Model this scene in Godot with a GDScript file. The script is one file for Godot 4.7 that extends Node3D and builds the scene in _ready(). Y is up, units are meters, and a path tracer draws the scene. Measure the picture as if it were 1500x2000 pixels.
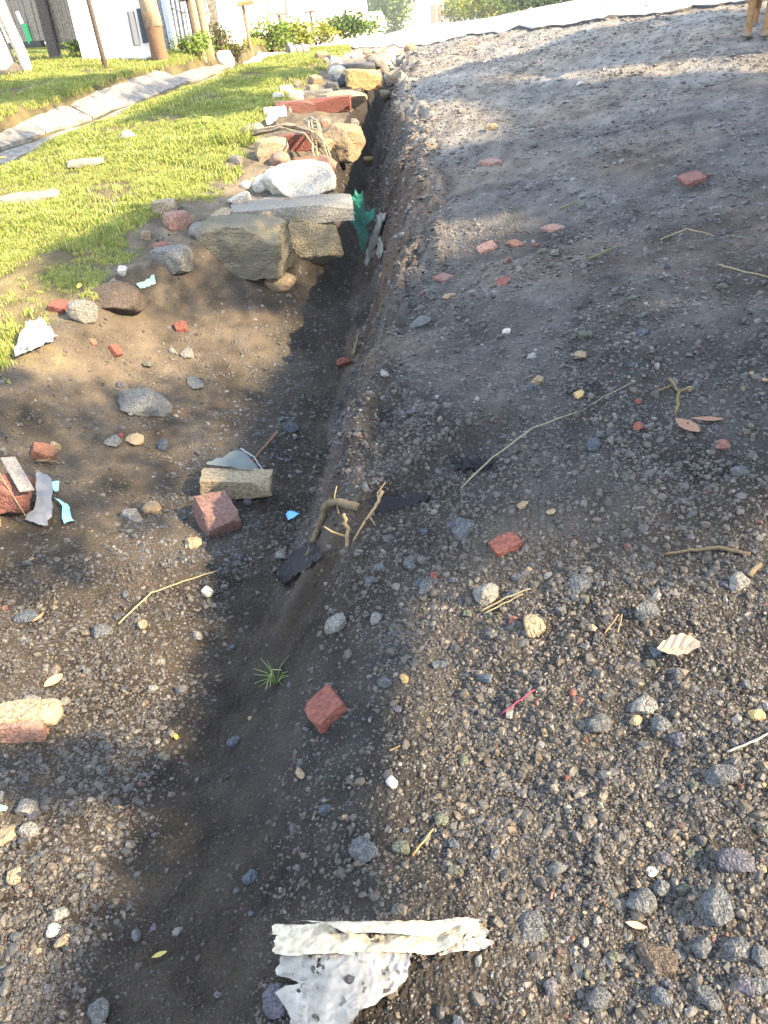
extends Node3D

# A washed-out gully beside a gravel street: early sun from the right, shade of street trees.

var rng := RandomNumberGenerator.new()
var nz := FastNoiseLite.new()
var tables := {}
var used_names := {}
var mats := {}

const TO_SUN := Vector3(0.742, 0.565, 0.36)


func _ready() -> void:
	rng.seed = 20220
	nz.seed = 5
	nz.noise_type = FastNoiseLite.TYPE_SIMPLEX_SMOOTH
	nz.frequency = 1.0
	nz.fractal_type = FastNoiseLite.FRACTAL_NONE
	setup_tables()
	make_camera_and_light()
	make_textures()
	make_ground()
	make_road()
	make_kerb()
	make_background()
	make_far_trees()
	make_cars()
	make_rubble()
	make_bricks()
	make_stones()
	make_litter()
	make_plants()
	make_dog()
	make_shade_trees()
	make_gravel()
	make_grass()


func make_camera_and_light() -> void:
	var cam := Camera3D.new()
	cam.name = "camera"
	cam.fov = rad_to_deg(2.0 * atan(1000.0 / 1550.0))
	cam.near = 0.05
	cam.far = 1500.0
	cam.basis = Basis(Vector3.RIGHT, deg_to_rad(-32.3)) * Basis(Vector3.BACK, deg_to_rad(-4.5))
	cam.position = Vector3(0, 1.2, 0)
	add_child(cam)
	var sky_mat := ProceduralSkyMaterial.new()
	sky_mat.sky_top_color = Color(0.60, 0.66, 0.75)
	sky_mat.sky_horizon_color = Color(0.93, 0.94, 0.95)
	sky_mat.sky_curve = 0.12
	sky_mat.ground_bottom_color = Color(0.30, 0.28, 0.25)
	sky_mat.ground_horizon_color = Color(0.70, 0.72, 0.74)
	sky_mat.sky_energy_multiplier = 1.15
	sky_mat.sun_angle_max = 20.0
	var sky := Sky.new()
	sky.sky_material = sky_mat
	var env := Environment.new()
	env.background_mode = Environment.BG_SKY
	env.sky = sky
	env.tonemap_mode = Environment.TONE_MAPPER_LINEAR
	env.tonemap_exposure = 6.6
	env.sdfgi_enabled = true
	env.ssao_enabled = true
	env.ssil_enabled = true
	env.fog_enabled = true
	env.fog_density = 0.0009
	env.fog_light_color = Color(0.93, 0.95, 1.0)
	var we := WorldEnvironment.new()
	we.name = "world_environment"
	we.environment = env
	add_child(we)
	var sun := DirectionalLight3D.new()
	sun.name = "sun"
	sun.light_energy = 1.6
	sun.light_color = Color(1.0, 0.90, 0.74)
	sun.light_angular_distance = 0.5
	sun.shadow_enabled = true
	add_child(sun)
	sun.look_at_from_position(TO_SUN * 50.0, Vector3.ZERO, Vector3.UP)


# ---------------------------------------------------------------- naming and building helpers
func numbered(called: String) -> String:
	if not used_names.has(called):
		used_names[called] = 0
		return called
	used_names[called] += 1
	return "%s_%03d" % [called, used_names[called]]


func tag(o: Node3D, label: String, category: String, group := "") -> Node3D:
	o.set_meta("label", label)
	o.set_meta("category", category)
	if group:
		o.set_meta("group", group)
	return o


func thing(called: String, label: String, category: String, at := Vector3.ZERO, turn := 0.0, group := "") -> Node3D:
	var o := Node3D.new()
	o.name = numbered(called)
	add_child(o)
	o.position = at
	o.rotation.y = turn
	tag(o, label, category, group)
	return o


func obj(called: String, m: Mesh, material: Material, parent: Node = null) -> MeshInstance3D:
	var o := MeshInstance3D.new()
	o.mesh = m
	o.material_override = material
	if parent == null:
		o.name = numbered(called)
		add_child(o)
	else:
		var n := 0
		var nm := called
		while parent.has_node(nm):
			n += 1
			nm = "%s_%03d" % [called, n]
		o.name = nm
		parent.add_child(o, true)
	return o


func struct(called: String, m: Mesh, material: Material) -> MeshInstance3D:
	var o := obj(called, m, material)
	o.set_meta("kind", "structure")
	return o


func lin(r: float, g: float, b: float) -> Color:
	return Color(r, g, b).linear_to_srgb()


func smooth01(t: float) -> float:
	t = clampf(t, 0.0, 1.0)
	return t * t * (3.0 - 2.0 * t)


# ---------------------------------------------------------------- the lie of the land
func setup_tables() -> void:
	var src := {
		"P": "-3:-.25 0:0 2:.12 4:.32 6:.52 8:.66 10:.73 14:.74 20:.65 40:.12 80:-.76 150:-1.95 420:-3.6",
		"XG": "0.3:-.47 .75:-.45 1.2:-.42 1.6:-.37 2.3:-.25 2.9:-.19 3.7:-.12 4.7:-.04 6.2:.05 8.4:.27 11:.55 14:.85 20:1.5 40:3.5",
		"XC": "0.3:.25 .7:.2 1:.12 1.46:.04 1.9:.03 2.3:.08 2.8:.18 3.4:.33 4.1:.44 5.2:.47 6.6:.49 8.5:.63 11:.85 14:1.15 20:1.8 40:3.8",
		"DD": "0:.08 .6:.12 1.2:.21 2.3:.36 3:.43 6:.43 8:.33 11:.15 14:.0",
		"XR": "0:-1.7 1.5:-1.5 2.77:-1.33 3.1:-1.23 3.6:-1.12 3.9:-.85 4.2:-.45 5:-.24 6:-.12 7:.03 8.4:.17 11:.45 14:.75 20:1.4 40:3.4",
		"XE": "0:-1.7 1.5:-1.5 2.77:-1.33 3.06:-1.23 3.6:-1.15 4.2:-1.03 4.45:-.81 5.2:-.66 6.8:-.57 7.9:-.38 10:-.2 14:.2",
		"GX": "0:-3.6 3:-3.0 5.5:-2.41 6.6:-2.12 7.9:-1.72 10:-1.2 14:-.6 20:0.2 40:2",
	}
	for k in src:
		var a := PackedVector2Array()
		for q in src[k].split(" "):
			var s: PackedStringArray = q.split(":")
			a.append(Vector2(float(s[0]), float(s[1])))
		tables[k] = a


func tab(k: String, d: float) -> float:
	var a: PackedVector2Array = tables[k]
	if d <= a[0].x:
		return a[0].y
	for i in range(1, a.size()):
		if d <= a[i].x:
			return lerpf(a[i - 1].y, a[i].y, (d - a[i - 1].x) / (a[i].x - a[i - 1].x))
	return a[a.size() - 1].y


# d, P, XG, XC, DD, XR, XE, GX
func row(d: float) -> PackedFloat32Array:
	# the rim wanders and crumbles
	var ragged := smooth01((d - 1.7) / 0.8) * smooth01((11.0 - d) / 3.0)
	var wander := (nz.get_noise_1d(d * 1.1 + 300.0) * 0.07 + nz.get_noise_1d(d * 3.4 + 20.0) * 0.045 + nz.get_noise_1d(d * 9.0 + 77.0) * 0.022) * ragged
	return PackedFloat32Array([d, tab("P", d), tab("XG", d) + nz.get_noise_1d(d * 2.2 + 900.0) * 0.03 * ragged, tab("XC", d) + wander, tab("DD", d), tab("XR", d), tab("XE", d), tab("GX", d)])


func lie(r: PackedFloat32Array, x: float) -> float:
	# the shoulder has slumped along a crack just in front of the snapped sticks
	var slump := 0.0
	if r[0] > 1.2 and r[0] < 2.6:
		slump = 0.055 * smooth01((r[0] - 1.52 - (x + 0.25) * 0.6) / 0.05) * smooth01((0.5 - x) / 0.3) * smooth01((x - r[2] - 0.03) / 0.1) * smooth01((2.6 - r[0]) / 0.8)
	return lie_of_shoulder(r, x) + slump


func lie_of_shoulder(r: PackedFloat32Array, x: float) -> float:
	var d := r[0]
	var p := r[1]
	var g := r[2]
	var c := r[3]
	var dd := r[4]
	var rim := 0.105 * smooth01((d - 1.2) / 1.0) * smooth01((12.0 - d) / 4.0)
	if x >= c:
		return p + rim + 0.65 * (1.0 - exp(-(x - c) / 3.2)) + 0.03 * maxf(0.0, minf(x - c, 30.0) - 3.0) + 0.12 * clampf(x - c - 6.5, 0.0, 6.0) * smooth01((d - 12.0) / 10.0)
	if x >= g:
		var q := (x - g - 0.03) / (c - g - 0.03)
		var s := 0.65 * smooth01(q * 1.45) + 0.35 * smooth01(q)
		return p - dd * (1.0 - s) + rim * s
	var xr := r[5]
	var t := (g - x) / maxf(g - xr, 0.05)
	if t < 1.0:
		var near := smooth01((4.2 - d) / 0.6)
		var s2 := near * (0.62 * t + 0.38 * smooth01((t - 0.72) / 0.28)) + (1.0 - near) * smooth01(t)
		return p - dd * (1.0 - s2)
	var v := 0.05 * smooth01((xr - x) / 0.8)
	var k := r[7] - x
	if k < -0.25:
		return p + v
	if k < 0.0:
		return p + v - 0.03 * smooth01((0.25 + k) / 0.2)
	if k < 8.0:
		return p + v - 0.03 + 0.17 * smooth01((k - 0.27) / 0.12) + 0.03 * maxf(0.0, k - 0.34)
	return p + v + 0.37


func rough(r: PackedFloat32Array, x: float) -> float:
	var d := r[0]
	var wide := smooth01((40.0 - d) / 30.0)
	var face := smooth01((x - r[2]) / 0.08) * smooth01((r[3] + 0.06 - x) / 0.08) * smooth01((d - 1.5) / 0.6) * smooth01((11.0 - d) / 2.0)
	var soft := smooth01((r[7] + 0.3 - x) / 0.2)
	var onroad := smooth01((x - r[3]) / 0.2)
	var a := nz.get_noise_2d(x * 1.3, d * 1.3) * 0.022 * wide * (1.0 - 0.45 * onroad)
	a += nz.get_noise_2d(x * 4.3 + 40.0, d * 4.3) * 0.012 * wide * (1.0 - 0.6 * soft) * (1.0 - 0.4 * onroad * smooth01((d - 2.0) / 2.0))
	if d < 16.0:
		a += nz.get_noise_2d(x * 13.0, d * 13.0 + 70.0) * 0.0055 * (1.0 - 0.7 * soft)
		# crumbling, rilled face of the bank
		a += (nz.get_noise_2d(x * 5.0 + 9.0, d * 3.1) * 0.045 + nz.get_noise_2d(x * 14.0 + 9.0, d * 8.0) * 0.026 + nz.get_noise_2d(x * 34.0 + 9.0, d * 19.0) * 0.013) * face
		# clods and dips on the churned shoulder
		a += onroad * smooth01((d - 4.0) / 2.0) * smooth01((11.0 - d) / 1.5) * (nz.get_noise_2d(x * 2.6 + 3.0, d * 1.7 + 31.0) * 0.012 + nz.get_noise_2d(x * 8.0 + 3.0, d * 5.0 + 31.0) * 0.008)
	if d < 9.0:
		var rr := nz.get_noise_2d(x * 24.0 + 7.0, d * 17.0)
		a += onroad * smooth01((d - 1.2) / 1.0) * maxf(0.0, rr + 0.7 * nz.get_noise_2d(x * 61.0, d * 40.0) - 0.2) * 0.011 * (0.4 + 0.6 * smooth01(nz.get_noise_2d(x * 1.9, d * 1.4) * 2.0 + 0.5))
	if d < 6.0:
		a += nz.get_noise_2d(x * 38.0, d * 38.0) * 0.0024
	return a


func gy(x: float, d: float) -> float:
	var r := row(d)
	return lie(r, x) + rough(r, x)


func gp(q: Vector2, lift := 0.0) -> Vector3:
	return Vector3(q.x, gy(q.x, q.y) + lift, -q.y)


func gn(q: Vector2) -> Vector3:
	var e := 0.03
	var a := gp(q + Vector2(e, 0)) - gp(q - Vector2(e, 0))
	var b := gp(q + Vector2(0, e)) - gp(q - Vector2(0, e))
	return a.cross(b).normalized() if a.cross(b).y > 0.0 else -a.cross(b).normalized()


# ---------------------------------------------------------------- textures and materials
var tx := {}

func noise_image(size: int, freq: float, sd: int, kind: int, octaves: int, lo: float, hi: float, gain := 0.5) -> Image:
	var n := FastNoiseLite.new()
	n.seed = sd
	n.noise_type = kind
	n.frequency = freq
	n.fractal_type = FastNoiseLite.FRACTAL_FBM if octaves > 1 else FastNoiseLite.FRACTAL_NONE
	n.fractal_octaves = octaves
	n.fractal_gain = gain
	if kind == FastNoiseLite.TYPE_CELLULAR:
		n.cellular_return_type = FastNoiseLite.RETURN_DISTANCE
		n.cellular_jitter = 1.0
	var im := n.get_seamless_image(size, size)
	im.convert(Image.FORMAT_RGB8)
	var b := im.get_data()
	for i in b.size():
		b[i] = int(lerpf(lo, hi, b[i] / 255.0) * 255.0)
	return Image.create_from_data(size, size, false, Image.FORMAT_RGB8, b)


func make_textures() -> void:
	tx.grain = ImageTexture.create_from_image(noise_image(512, 0.11, 3, FastNoiseLite.TYPE_SIMPLEX, 4, 0.45, 1.0, 0.75))
	tx.grit = ImageTexture.create_from_image(noise_image(512, 0.07, 4, FastNoiseLite.TYPE_CELLULAR, 2, 1.0, 0.0, 0.6))
	tx.blot = ImageTexture.create_from_image(noise_image(512, 0.018, 8, FastNoiseLite.TYPE_SIMPLEX, 5, 0.55, 1.0, 0.6))
	tx.bump = ImageTexture.create_from_image(noise_image(512, 0.03, 9, FastNoiseLite.TYPE_SIMPLEX, 5, 0.0, 1.0, 0.6))
	var pa := noise_image(512, 0.02, 31, FastNoiseLite.TYPE_SIMPLEX, 4, 0.0, 1.0)
	var pb := noise_image(512, 0.022, 32, FastNoiseLite.TYPE_SIMPLEX, 4, 0.0, 1.0)
	var pd := pa.get_data()
	var pe := pb.get_data()
	for i in pd.size():
		var v := 0.80 + 0.35 * (pd[i] / 255.0 - 0.5)
		v *= lerpf(1.0, 0.12, smooth01((pe[i] / 255.0 - 0.76) / 0.06))
		pd[i] = int(clampf(v, 0.05, 1.0) * 255.0)
	tx.soiled = ImageTexture.create_from_image(Image.create_from_data(512, 512, false, Image.FORMAT_RGB8, pd))
	# speckled stone: dark and pale mineral grains
	var a := noise_image(512, 0.09, 21, FastNoiseLite.TYPE_CELLULAR, 1, 0.0, 1.0)
	var c := noise_image(512, 0.02, 22, FastNoiseLite.TYPE_SIMPLEX, 4, 0.0, 1.0)
	var d := noise_image(512, 0.2, 23, FastNoiseLite.TYPE_SIMPLEX, 2, 0.0, 1.0)
	var ab := a.get_data()
	var cb := c.get_data()
	var db := d.get_data()
	for i in ab.size():
		var v := 0.62 + 0.30 * (cb[i] / 255.0 - 0.5) + 0.5 * (db[i] / 255.0 - 0.5)
		v += 0.25 * clampf((ab[i] / 255.0 - 0.55) * 3.0, -0.5, 0.8)
		ab[i] = int(clampf(v, 0.2, 1.0) * 255.0)
	tx.speck = ImageTexture.create_from_image(Image.create_from_data(512, 512, false, Image.FORMAT_RGB8, ab))


func mat(key: String, c: Color, roughness := 0.9, texture := "", scale := 4.0, relief := 0.0, relief_tex := "bump") -> StandardMaterial3D:
	if mats.has(key):
		return mats[key]
	var m := StandardMaterial3D.new()
	m.resource_name = key
	m.albedo_color = c
	m.roughness = roughness
	m.metallic_specular = 0.35
	if texture:
		m.albedo_texture = tx[texture]
	if relief > 0.0:
		m.heightmap_enabled = true
		m.heightmap_texture = tx[relief_tex]
		m.heightmap_scale = relief
	if texture or relief > 0.0:
		m.uv1_triplanar = true
		m.uv1_world_triplanar = true
		m.uv1_scale = Vector3.ONE * scale
	mats[key] = m
	return m


func leaf_mat(key: String, c: Color, through := 0.5, vertex := false) -> StandardMaterial3D:
	if mats.has(key):
		return mats[key]
	var m := StandardMaterial3D.new()
	m.resource_name = key
	m.albedo_color = c
	m.roughness = 0.6
	m.metallic_specular = 0.3
	m.cull_mode = BaseMaterial3D.CULL_DISABLED
	m.backlight_enabled = true
	m.backlight = Color(through, through, through * 0.8)
	m.vertex_color_use_as_albedo = vertex
	mats[key] = m
	return m


# ---------------------------------------------------------------- shapes
func begin() -> SurfaceTool:
	var st := SurfaceTool.new()
	st.begin(Mesh.PRIMITIVE_TRIANGLES)
	return st


func finish(st: SurfaceTool) -> ArrayMesh:
	st.index()
	st.generate_normals()
	return st.commit()


func tri(st: SurfaceTool, a: Vector3, b: Vector3, c: Vector3) -> void:
	st.add_vertex(a)
	st.add_vertex(b)
	st.add_vertex(c)


func quad(st: SurfaceTool, a: Vector3, b: Vector3, c: Vector3, e: Vector3) -> void:
	tri(st, a, b, c)
	tri(st, a, c, e)


# A box with its edges cut; flat shaded. at is the middle of its base.
func add_box(st: SurfaceTool, at: Vector3, size: Vector3, turn := Basis.IDENTITY, bevel := 0.0) -> void:
	var h := size * 0.5
	bevel = minf(bevel, minf(h.x, minf(h.y, h.z)) * 0.9)
	var mid := at + turn * Vector3(0, h.y, 0)
	st.set_smooth_group(-1)
	for ax in 3:
		for s in [-1.0, 1.0]:
			var n := Vector3.ZERO
			n[ax] = s
			var u := Vector3.ZERO
			u[(ax + 1) % 3] = 1.0
			var w := Vector3.ZERO
			w[(ax + 2) % 3] = 1.0
			var c: Vector3 = n * h[ax]
			var hu: float = h[(ax + 1) % 3] - bevel
			var hw: float = h[(ax + 2) % 3] - bevel
			var p := [c - u * hu - w * hw, c + u * hu - w * hw, c + u * hu + w * hw, c - u * hu + w * hw]
			if s > 0.0:
				p.reverse()
			quad(st, mid + turn * p[0], mid + turn * p[1], mid + turn * p[2], mid + turn * p[3])
	if bevel <= 0.0:
		return
	for ax in 3:
		var b1 := (ax + 1) % 3
		var b2 := (ax + 2) % 3
		for s1 in [-1.0, 1.0]:
			for s2 in [-1.0, 1.0]:
				var p1 := Vector3.ZERO
				p1[b1] = s1 * h[b1]
				p1[b2] = s2 * (h[b2] - bevel)
				var p2 := Vector3.ZERO
				p2[b1] = s1 * (h[b1] - bevel)
				p2[b2] = s2 * h[b2]
				var e := Vector3.ZERO
				e[ax] = h[ax] - bevel
				var q := [p1 - e, p1 + e, p2 + e, p2 - e]
				if s1 * s2 < 0.0:
					q.reverse()
				quad(st, mid + turn * q[0], mid + turn * q[1], mid + turn * q[2], mid + turn * q[3])
	for sx in [-1.0, 1.0]:
		for sy in [-1.0, 1.0]:
			for sz in [-1.0, 1.0]:
				var a := Vector3(sx * h.x, sy * (h.y - bevel), sz * (h.z - bevel))
				var b := Vector3(sx * (h.x - bevel), sy * h.y, sz * (h.z - bevel))
				var c := Vector3(sx * (h.x - bevel), sy * (h.y - bevel), sz * h.z)
				if sx * sy * sz > 0.0:
					tri(st, mid + turn * a, mid + turn * c, mid + turn * b)
				else:
					tri(st, mid + turn * a, mid + turn * b, mid + turn * c)


func box_mesh(size: Vector3, bevel := 0.0, turn := Basis.IDENTITY) -> ArrayMesh:
	var st := begin()
	add_box(st, Vector3.ZERO, size, turn, bevel)
	return finish(st)


func add_tube(st: SurfaceTool, pts: PackedVector3Array, r0: float, r1: float, sides := 6, lumps := 0.0) -> void:
	st.set_smooth_group(1)
	var rings := []
	var last := pts.size() - 1
	var ref := Vector3(0.31, 0.2, 0.93)
	for i in pts.size():
		var dir := (pts[mini(i + 1, last)] - pts[maxi(i - 1, 0)]).normalized()
		if absf(dir.dot(ref)) > 0.95:
			ref = Vector3(0.9, 0.4, 0.1)
		var u := dir.cross(ref).normalized()
		var w := dir.cross(u).normalized()
		ref = -u.cross(dir).normalized() if absf(dir.dot(ref)) > 0.9 else ref
		var rad := lerpf(r0, r1, float(i) / last)
		var ring := PackedVector3Array()
		for k in sides:
			var a := TAU * k / sides
			var rr := rad * (1.0 + lumps * nz.get_noise_3d(pts[i].x * 9.0 + cos(a) * 2.0, pts[i].y * 3.0, pts[i].z * 9.0 + sin(a) * 2.0))
			ring.append(pts[i] + (u * cos(a) + w * sin(a)) * rr)
		rings.append(ring)
	for i in last:
		for k in sides:
			var k2 := (k + 1) % sides
			quad(st, rings[i][k], rings[i + 1][k], rings[i + 1][k2], rings[i][k2])
	for k in range(1, sides - 1):
		tri(st, rings[0][0], rings[0][k], rings[0][k + 1])
		tri(st, rings[last][0], rings[last][k + 1], rings[last][k])


func tube_mesh(pts: PackedVector3Array, r0: float, r1: float, sides := 6, lumps := 0.0) -> ArrayMesh:
	var st := begin()
	add_tube(st, pts, r0, r1, sides, lumps)
	return finish(st)


# A stone, clod or broken brick: a subdivided ball (boxy 0) or block (boxy 1), cut by planes and roughened.
func rock(sd: int, n: int, size: Vector3, cuts: int, roughness: float, boxy := 0.0, reach := 0.82, faceted := false) -> ArrayMesh:
	var g := RandomNumberGenerator.new()
	g.seed = sd * 7919 + 13
	var planes := []
	for i in cuts:
		var nrm := Vector3(g.randfn(), g.randfn(), g.randfn()).normalized()
		var o := reach + g.randf() * 0.22
		if boxy > 0.5:
			nrm = Vector3(signf(g.randf() - 0.5) * g.randf_range(0.3, 1.0), signf(g.randf() - 0.5) * g.randf_range(0.3, 1.0), signf(g.randf() - 0.5) * g.randf_range(0.3, 1.0)).normalized()
			o = reach + 0.35 + g.randf() * 0.28
		planes.append([nrm, o])
	var off := Vector3(g.randf(), g.randf(), g.randf()) * 90.0
	var st := begin()
	for f in 6:
		var ax := f % 3
		var s := 1.0 if f < 3 else -1.0
		st.set_smooth_group(-1 if faceted else (f + 1 if boxy > 0.5 else 1))
		var grid := []
		for i in n + 1:
			for j in n + 1:
				var c := Vector3.ZERO
				c[ax] = s
				c[(ax + 1) % 3] = 2.0 * i / n - 1.0
				c[(ax + 2) % 3] = 2.0 * j / n - 1.0
				var ball := Vector3(
					c.x * sqrt(1.0 - c.y * c.y / 2.0 - c.z * c.z / 2.0 + c.y * c.y * c.z * c.z / 3.0),
					c.y * sqrt(1.0 - c.z * c.z / 2.0 - c.x * c.x / 2.0 + c.z * c.z * c.x * c.x / 3.0),
					c.z * sqrt(1.0 - c.x * c.x / 2.0 - c.y * c.y / 2.0 + c.x * c.x * c.y * c.y / 3.0))
				var q := ball.lerp(c, boxy)
				for p in planes:
					var e: float = q.dot(p[0]) - p[1]
					if e > 0.0:
						q -= p[0] * e
				var w := q * size / maxf(size.x, maxf(size.y, size.z)) * 1.9 + off
				q *= 1.0 + roughness * (nz.get_noise_3dv(w) + 0.5 * nz.get_noise_3dv(w * 2.7) + 0.25 * nz.get_noise_3dv(w * 6.1) + 0.16 * nz.get_noise_3dv(w * 14.0))
				grid.append(q * size * 0.5)
		for i in n:
			for j in n:
				var k := i * (n + 1) + j
				if s > 0.0:
					quad(st, grid[k], grid[k + 1], grid[k + n + 2], grid[k + n + 1])
				else:
					quad(st, grid[k], grid[k + n + 1], grid[k + n + 2], grid[k + 1])
	return finish(st)


# A loose sheet (paper, plastic, cloth) spanned between two edge lines that lie over the ground.
func sheet(left: Array, right: Array, nx: int, ny: int, lift: float, crumple: float, sd: float, torn := 0.1, holes := 0.0, fine := 14.0, creased := false) -> ArrayMesh:
	var st := begin()
	st.set_smooth_group(-1 if creased else 1)
	var rows := []
	for j in ny + 1:
		var t := float(j) / ny
		var a := along(left, t)
		var b := along(right, t)
		var line := PackedVector3Array()
		for i in nx + 1:
			var s := float(i) / nx
			var edge := (nz.get_noise_2d(t * 3.2 + sd, s * 2.0 + 5.0) + 0.35 * nz.get_noise_2d(t * 11.0 + sd, s * 2.0 + 5.0)) * torn * (absf(s - 0.5) * 2.0)
			var q := a.lerp(b, clampf(s + edge * 0.5, -0.1, 1.1))
			q += (b - a) * 0.0
			var w := q * fine + Vector3(sd * 3.0, 0, 0)
			var z := 0.75 - absf(nz.get_noise_3dv(w)) + 0.5 * (0.5 - absf(nz.get_noise_3dv(w * 2.6))) + 0.28 * (0.5 - absf(nz.get_noise_3dv(w * 6.0)))
			line.append(q + Vector3(0, lift + crumple * z, 0))
		rows.append(line)
	for j in ny:
		for i in nx:
			if holes > 0.0 and nz.get_noise_2d(i * 0.37 + sd * 3.0, j * 0.37) > 1.0 - holes:
				continue
			quad(st, rows[j][i], rows[j][i + 1], rows[j + 1][i + 1], rows[j + 1][i])
	return finish(st)


func along(a: Array, t: float) -> Vector3:
	var f := t * (a.size() - 1)
	var i := mini(int(f), a.size() - 2)
	return (a[i] as Vector3).lerp(a[i + 1], f - i)


func flat_turn(yaw: float, normal: Vector3) -> Basis:
	var f := Vector3(sin(yaw), 0, cos(yaw))
	var r := normal.cross(f).normalized()
	f = r.cross(normal).normalized()
	return Basis(r, normal, f)


# ---------------------------------------------------------------- ground
func inside(poly: Array, q: Vector2) -> bool:
	return Geometry2D.is_point_in_polygon(q, PackedVector2Array(poly))


func mixc(a: Color, b: Color, t: float) -> Color:
	return a.lerp(b, clampf(t, 0.0, 1.0))


# Base colour of the soil (linear), by material, plus lens glare growing with distance.
func soil(r: PackedFloat32Array, x: float) -> Color:
	var d := r[0]
	var n1 := nz.get_noise_2d(x * 2.1 + 11.0, d * 2.1)
	var n2 := nz.get_noise_2d(x * 7.0, d * 7.0 + 50.0)
	var gravel := Color(0.038, 0.032, 0.025)
	var dust := Color(0.128, 0.101, 0.080)
	var silt := Color(0.037, 0.029, 0.021)
	var sand := Color(0.105, 0.084, 0.060)
	var brown := Color(0.088, 0.060, 0.040)
	var turf := Color(0.14, 0.115, 0.055)
	var c: Color
	if x >= r[2]:
		# right of the channel: gravel, then dust, lens glare put in as brightening with distance
		c = mixc(gravel, dust, smooth01((d - 1.1 + n1 * 0.5) / 2.6))
		c = mixc(c, Color(0.30, 0.258, 0.205), smooth01((d - 3.2) / 3.5))
		var face := smooth01((r[3] - 0.06 + n2 * 0.06 - x) / 0.10) * smooth01((d - 1.3) / 0.8)
		c = mixc(c, brown, face)
		c = mixc(c, silt, smooth01((r[3] - x) / 0.15) * smooth01((1.9 - d) / 0.6))
	else:
		c = mixc(silt, sand, smooth01((r[2] - x - 0.12 + n1 * 0.1) / 0.5) * (0.25 + 0.75 * smooth01((d - 1.6) / 1.2)))
		if x < r[5]:
			c = mixc(c, Color(0.19, 0.155, 0.105), 0.7)
		var t := smooth01((r[6] - x + n1 * 0.12 + n2 * 0.06) / 0.12)
		c = mixc(c, turf, t)
	c = mixc(c, Color(0.30, 0.27, 0.22), smooth01((d - 8.5) / 3.0) * (1.0 if x > r[6] else 0.0))
	var n3 := nz.get_noise_2d(x * 19.0, d * 15.0 + 50.0)
	var n4 := nz.get_noise_2d(x * 0.9 + 60.0, d * 0.9)
	if x > r[2]:
		c = c.lerp(Color(c.get_luminance() * 1.02, c.get_luminance() * 0.98, c.get_luminance() * 0.90), clampf(0.5 + n4, 0.0, 0.8))
	return c * (1.0 + 0.3 * n1 + 0.35 * n2 + 0.25 * n3)


func make_ground() -> void:
	var ds := PackedFloat32Array()
	var d := -6.0
	while d < 420.0:
		ds.append(d)
		if d < 0.3:
			d += 0.15 if d < -0.2 else 0.03
		elif d < 14.0:
			d += 0.007 + 0.0075 * d
		else:
			d *= 1.03
	ds.append(420.0)
	var cols := 620
	var verts := PackedVector3Array()
	var colors := PackedColorArray()
	var xs := PackedFloat32Array()
	for i in cols + 1:
		xs.append(0.5 * sinh((2.0 * i / cols - 1.0) * 6.3) - 0.05)
	for dd in ds:
		var r := row(dd)
		for x in xs:
			verts.append(Vector3(x, lie(r, x) + rough(r, x), -dd))
			colors.append(soil(r, x))
	var idx := PackedInt32Array()
	var w := cols + 1
	for j in ds.size() - 1:
		for i in cols:
			var k := j * w + i
			idx.append_array(PackedInt32Array([k, k + w, k + w + 1, k, k + w + 1, k + 1]))
	var normals := PackedVector3Array()
	normals.resize(verts.size())
	for j in ds.size():
		for i in w:
			var a := verts[j * w + mini(i + 1, cols)] - verts[j * w + maxi(i - 1, 0)]
			var b := verts[mini(j + 1, ds.size() - 1) * w + i] - verts[maxi(j - 1, 0) * w + i]
			normals[j * w + i] = a.cross(b).normalized()
	var arr := []
	arr.resize(Mesh.ARRAY_MAX)
	arr[Mesh.ARRAY_VERTEX] = verts
	arr[Mesh.ARRAY_NORMAL] = normals
	arr[Mesh.ARRAY_COLOR] = colors
	arr[Mesh.ARRAY_INDEX] = idx
	var m := ArrayMesh.new()
	m.add_surface_from_arrays(Mesh.PRIMITIVE_TRIANGLES, arr)
	var gm := mat("soil", Color.WHITE, 0.95, "grain", 2.3, 0.9, "grit")
	gm.vertex_color_use_as_albedo = true
	gm.metallic_specular = 0.3
	struct("ground", m, gm)


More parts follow.
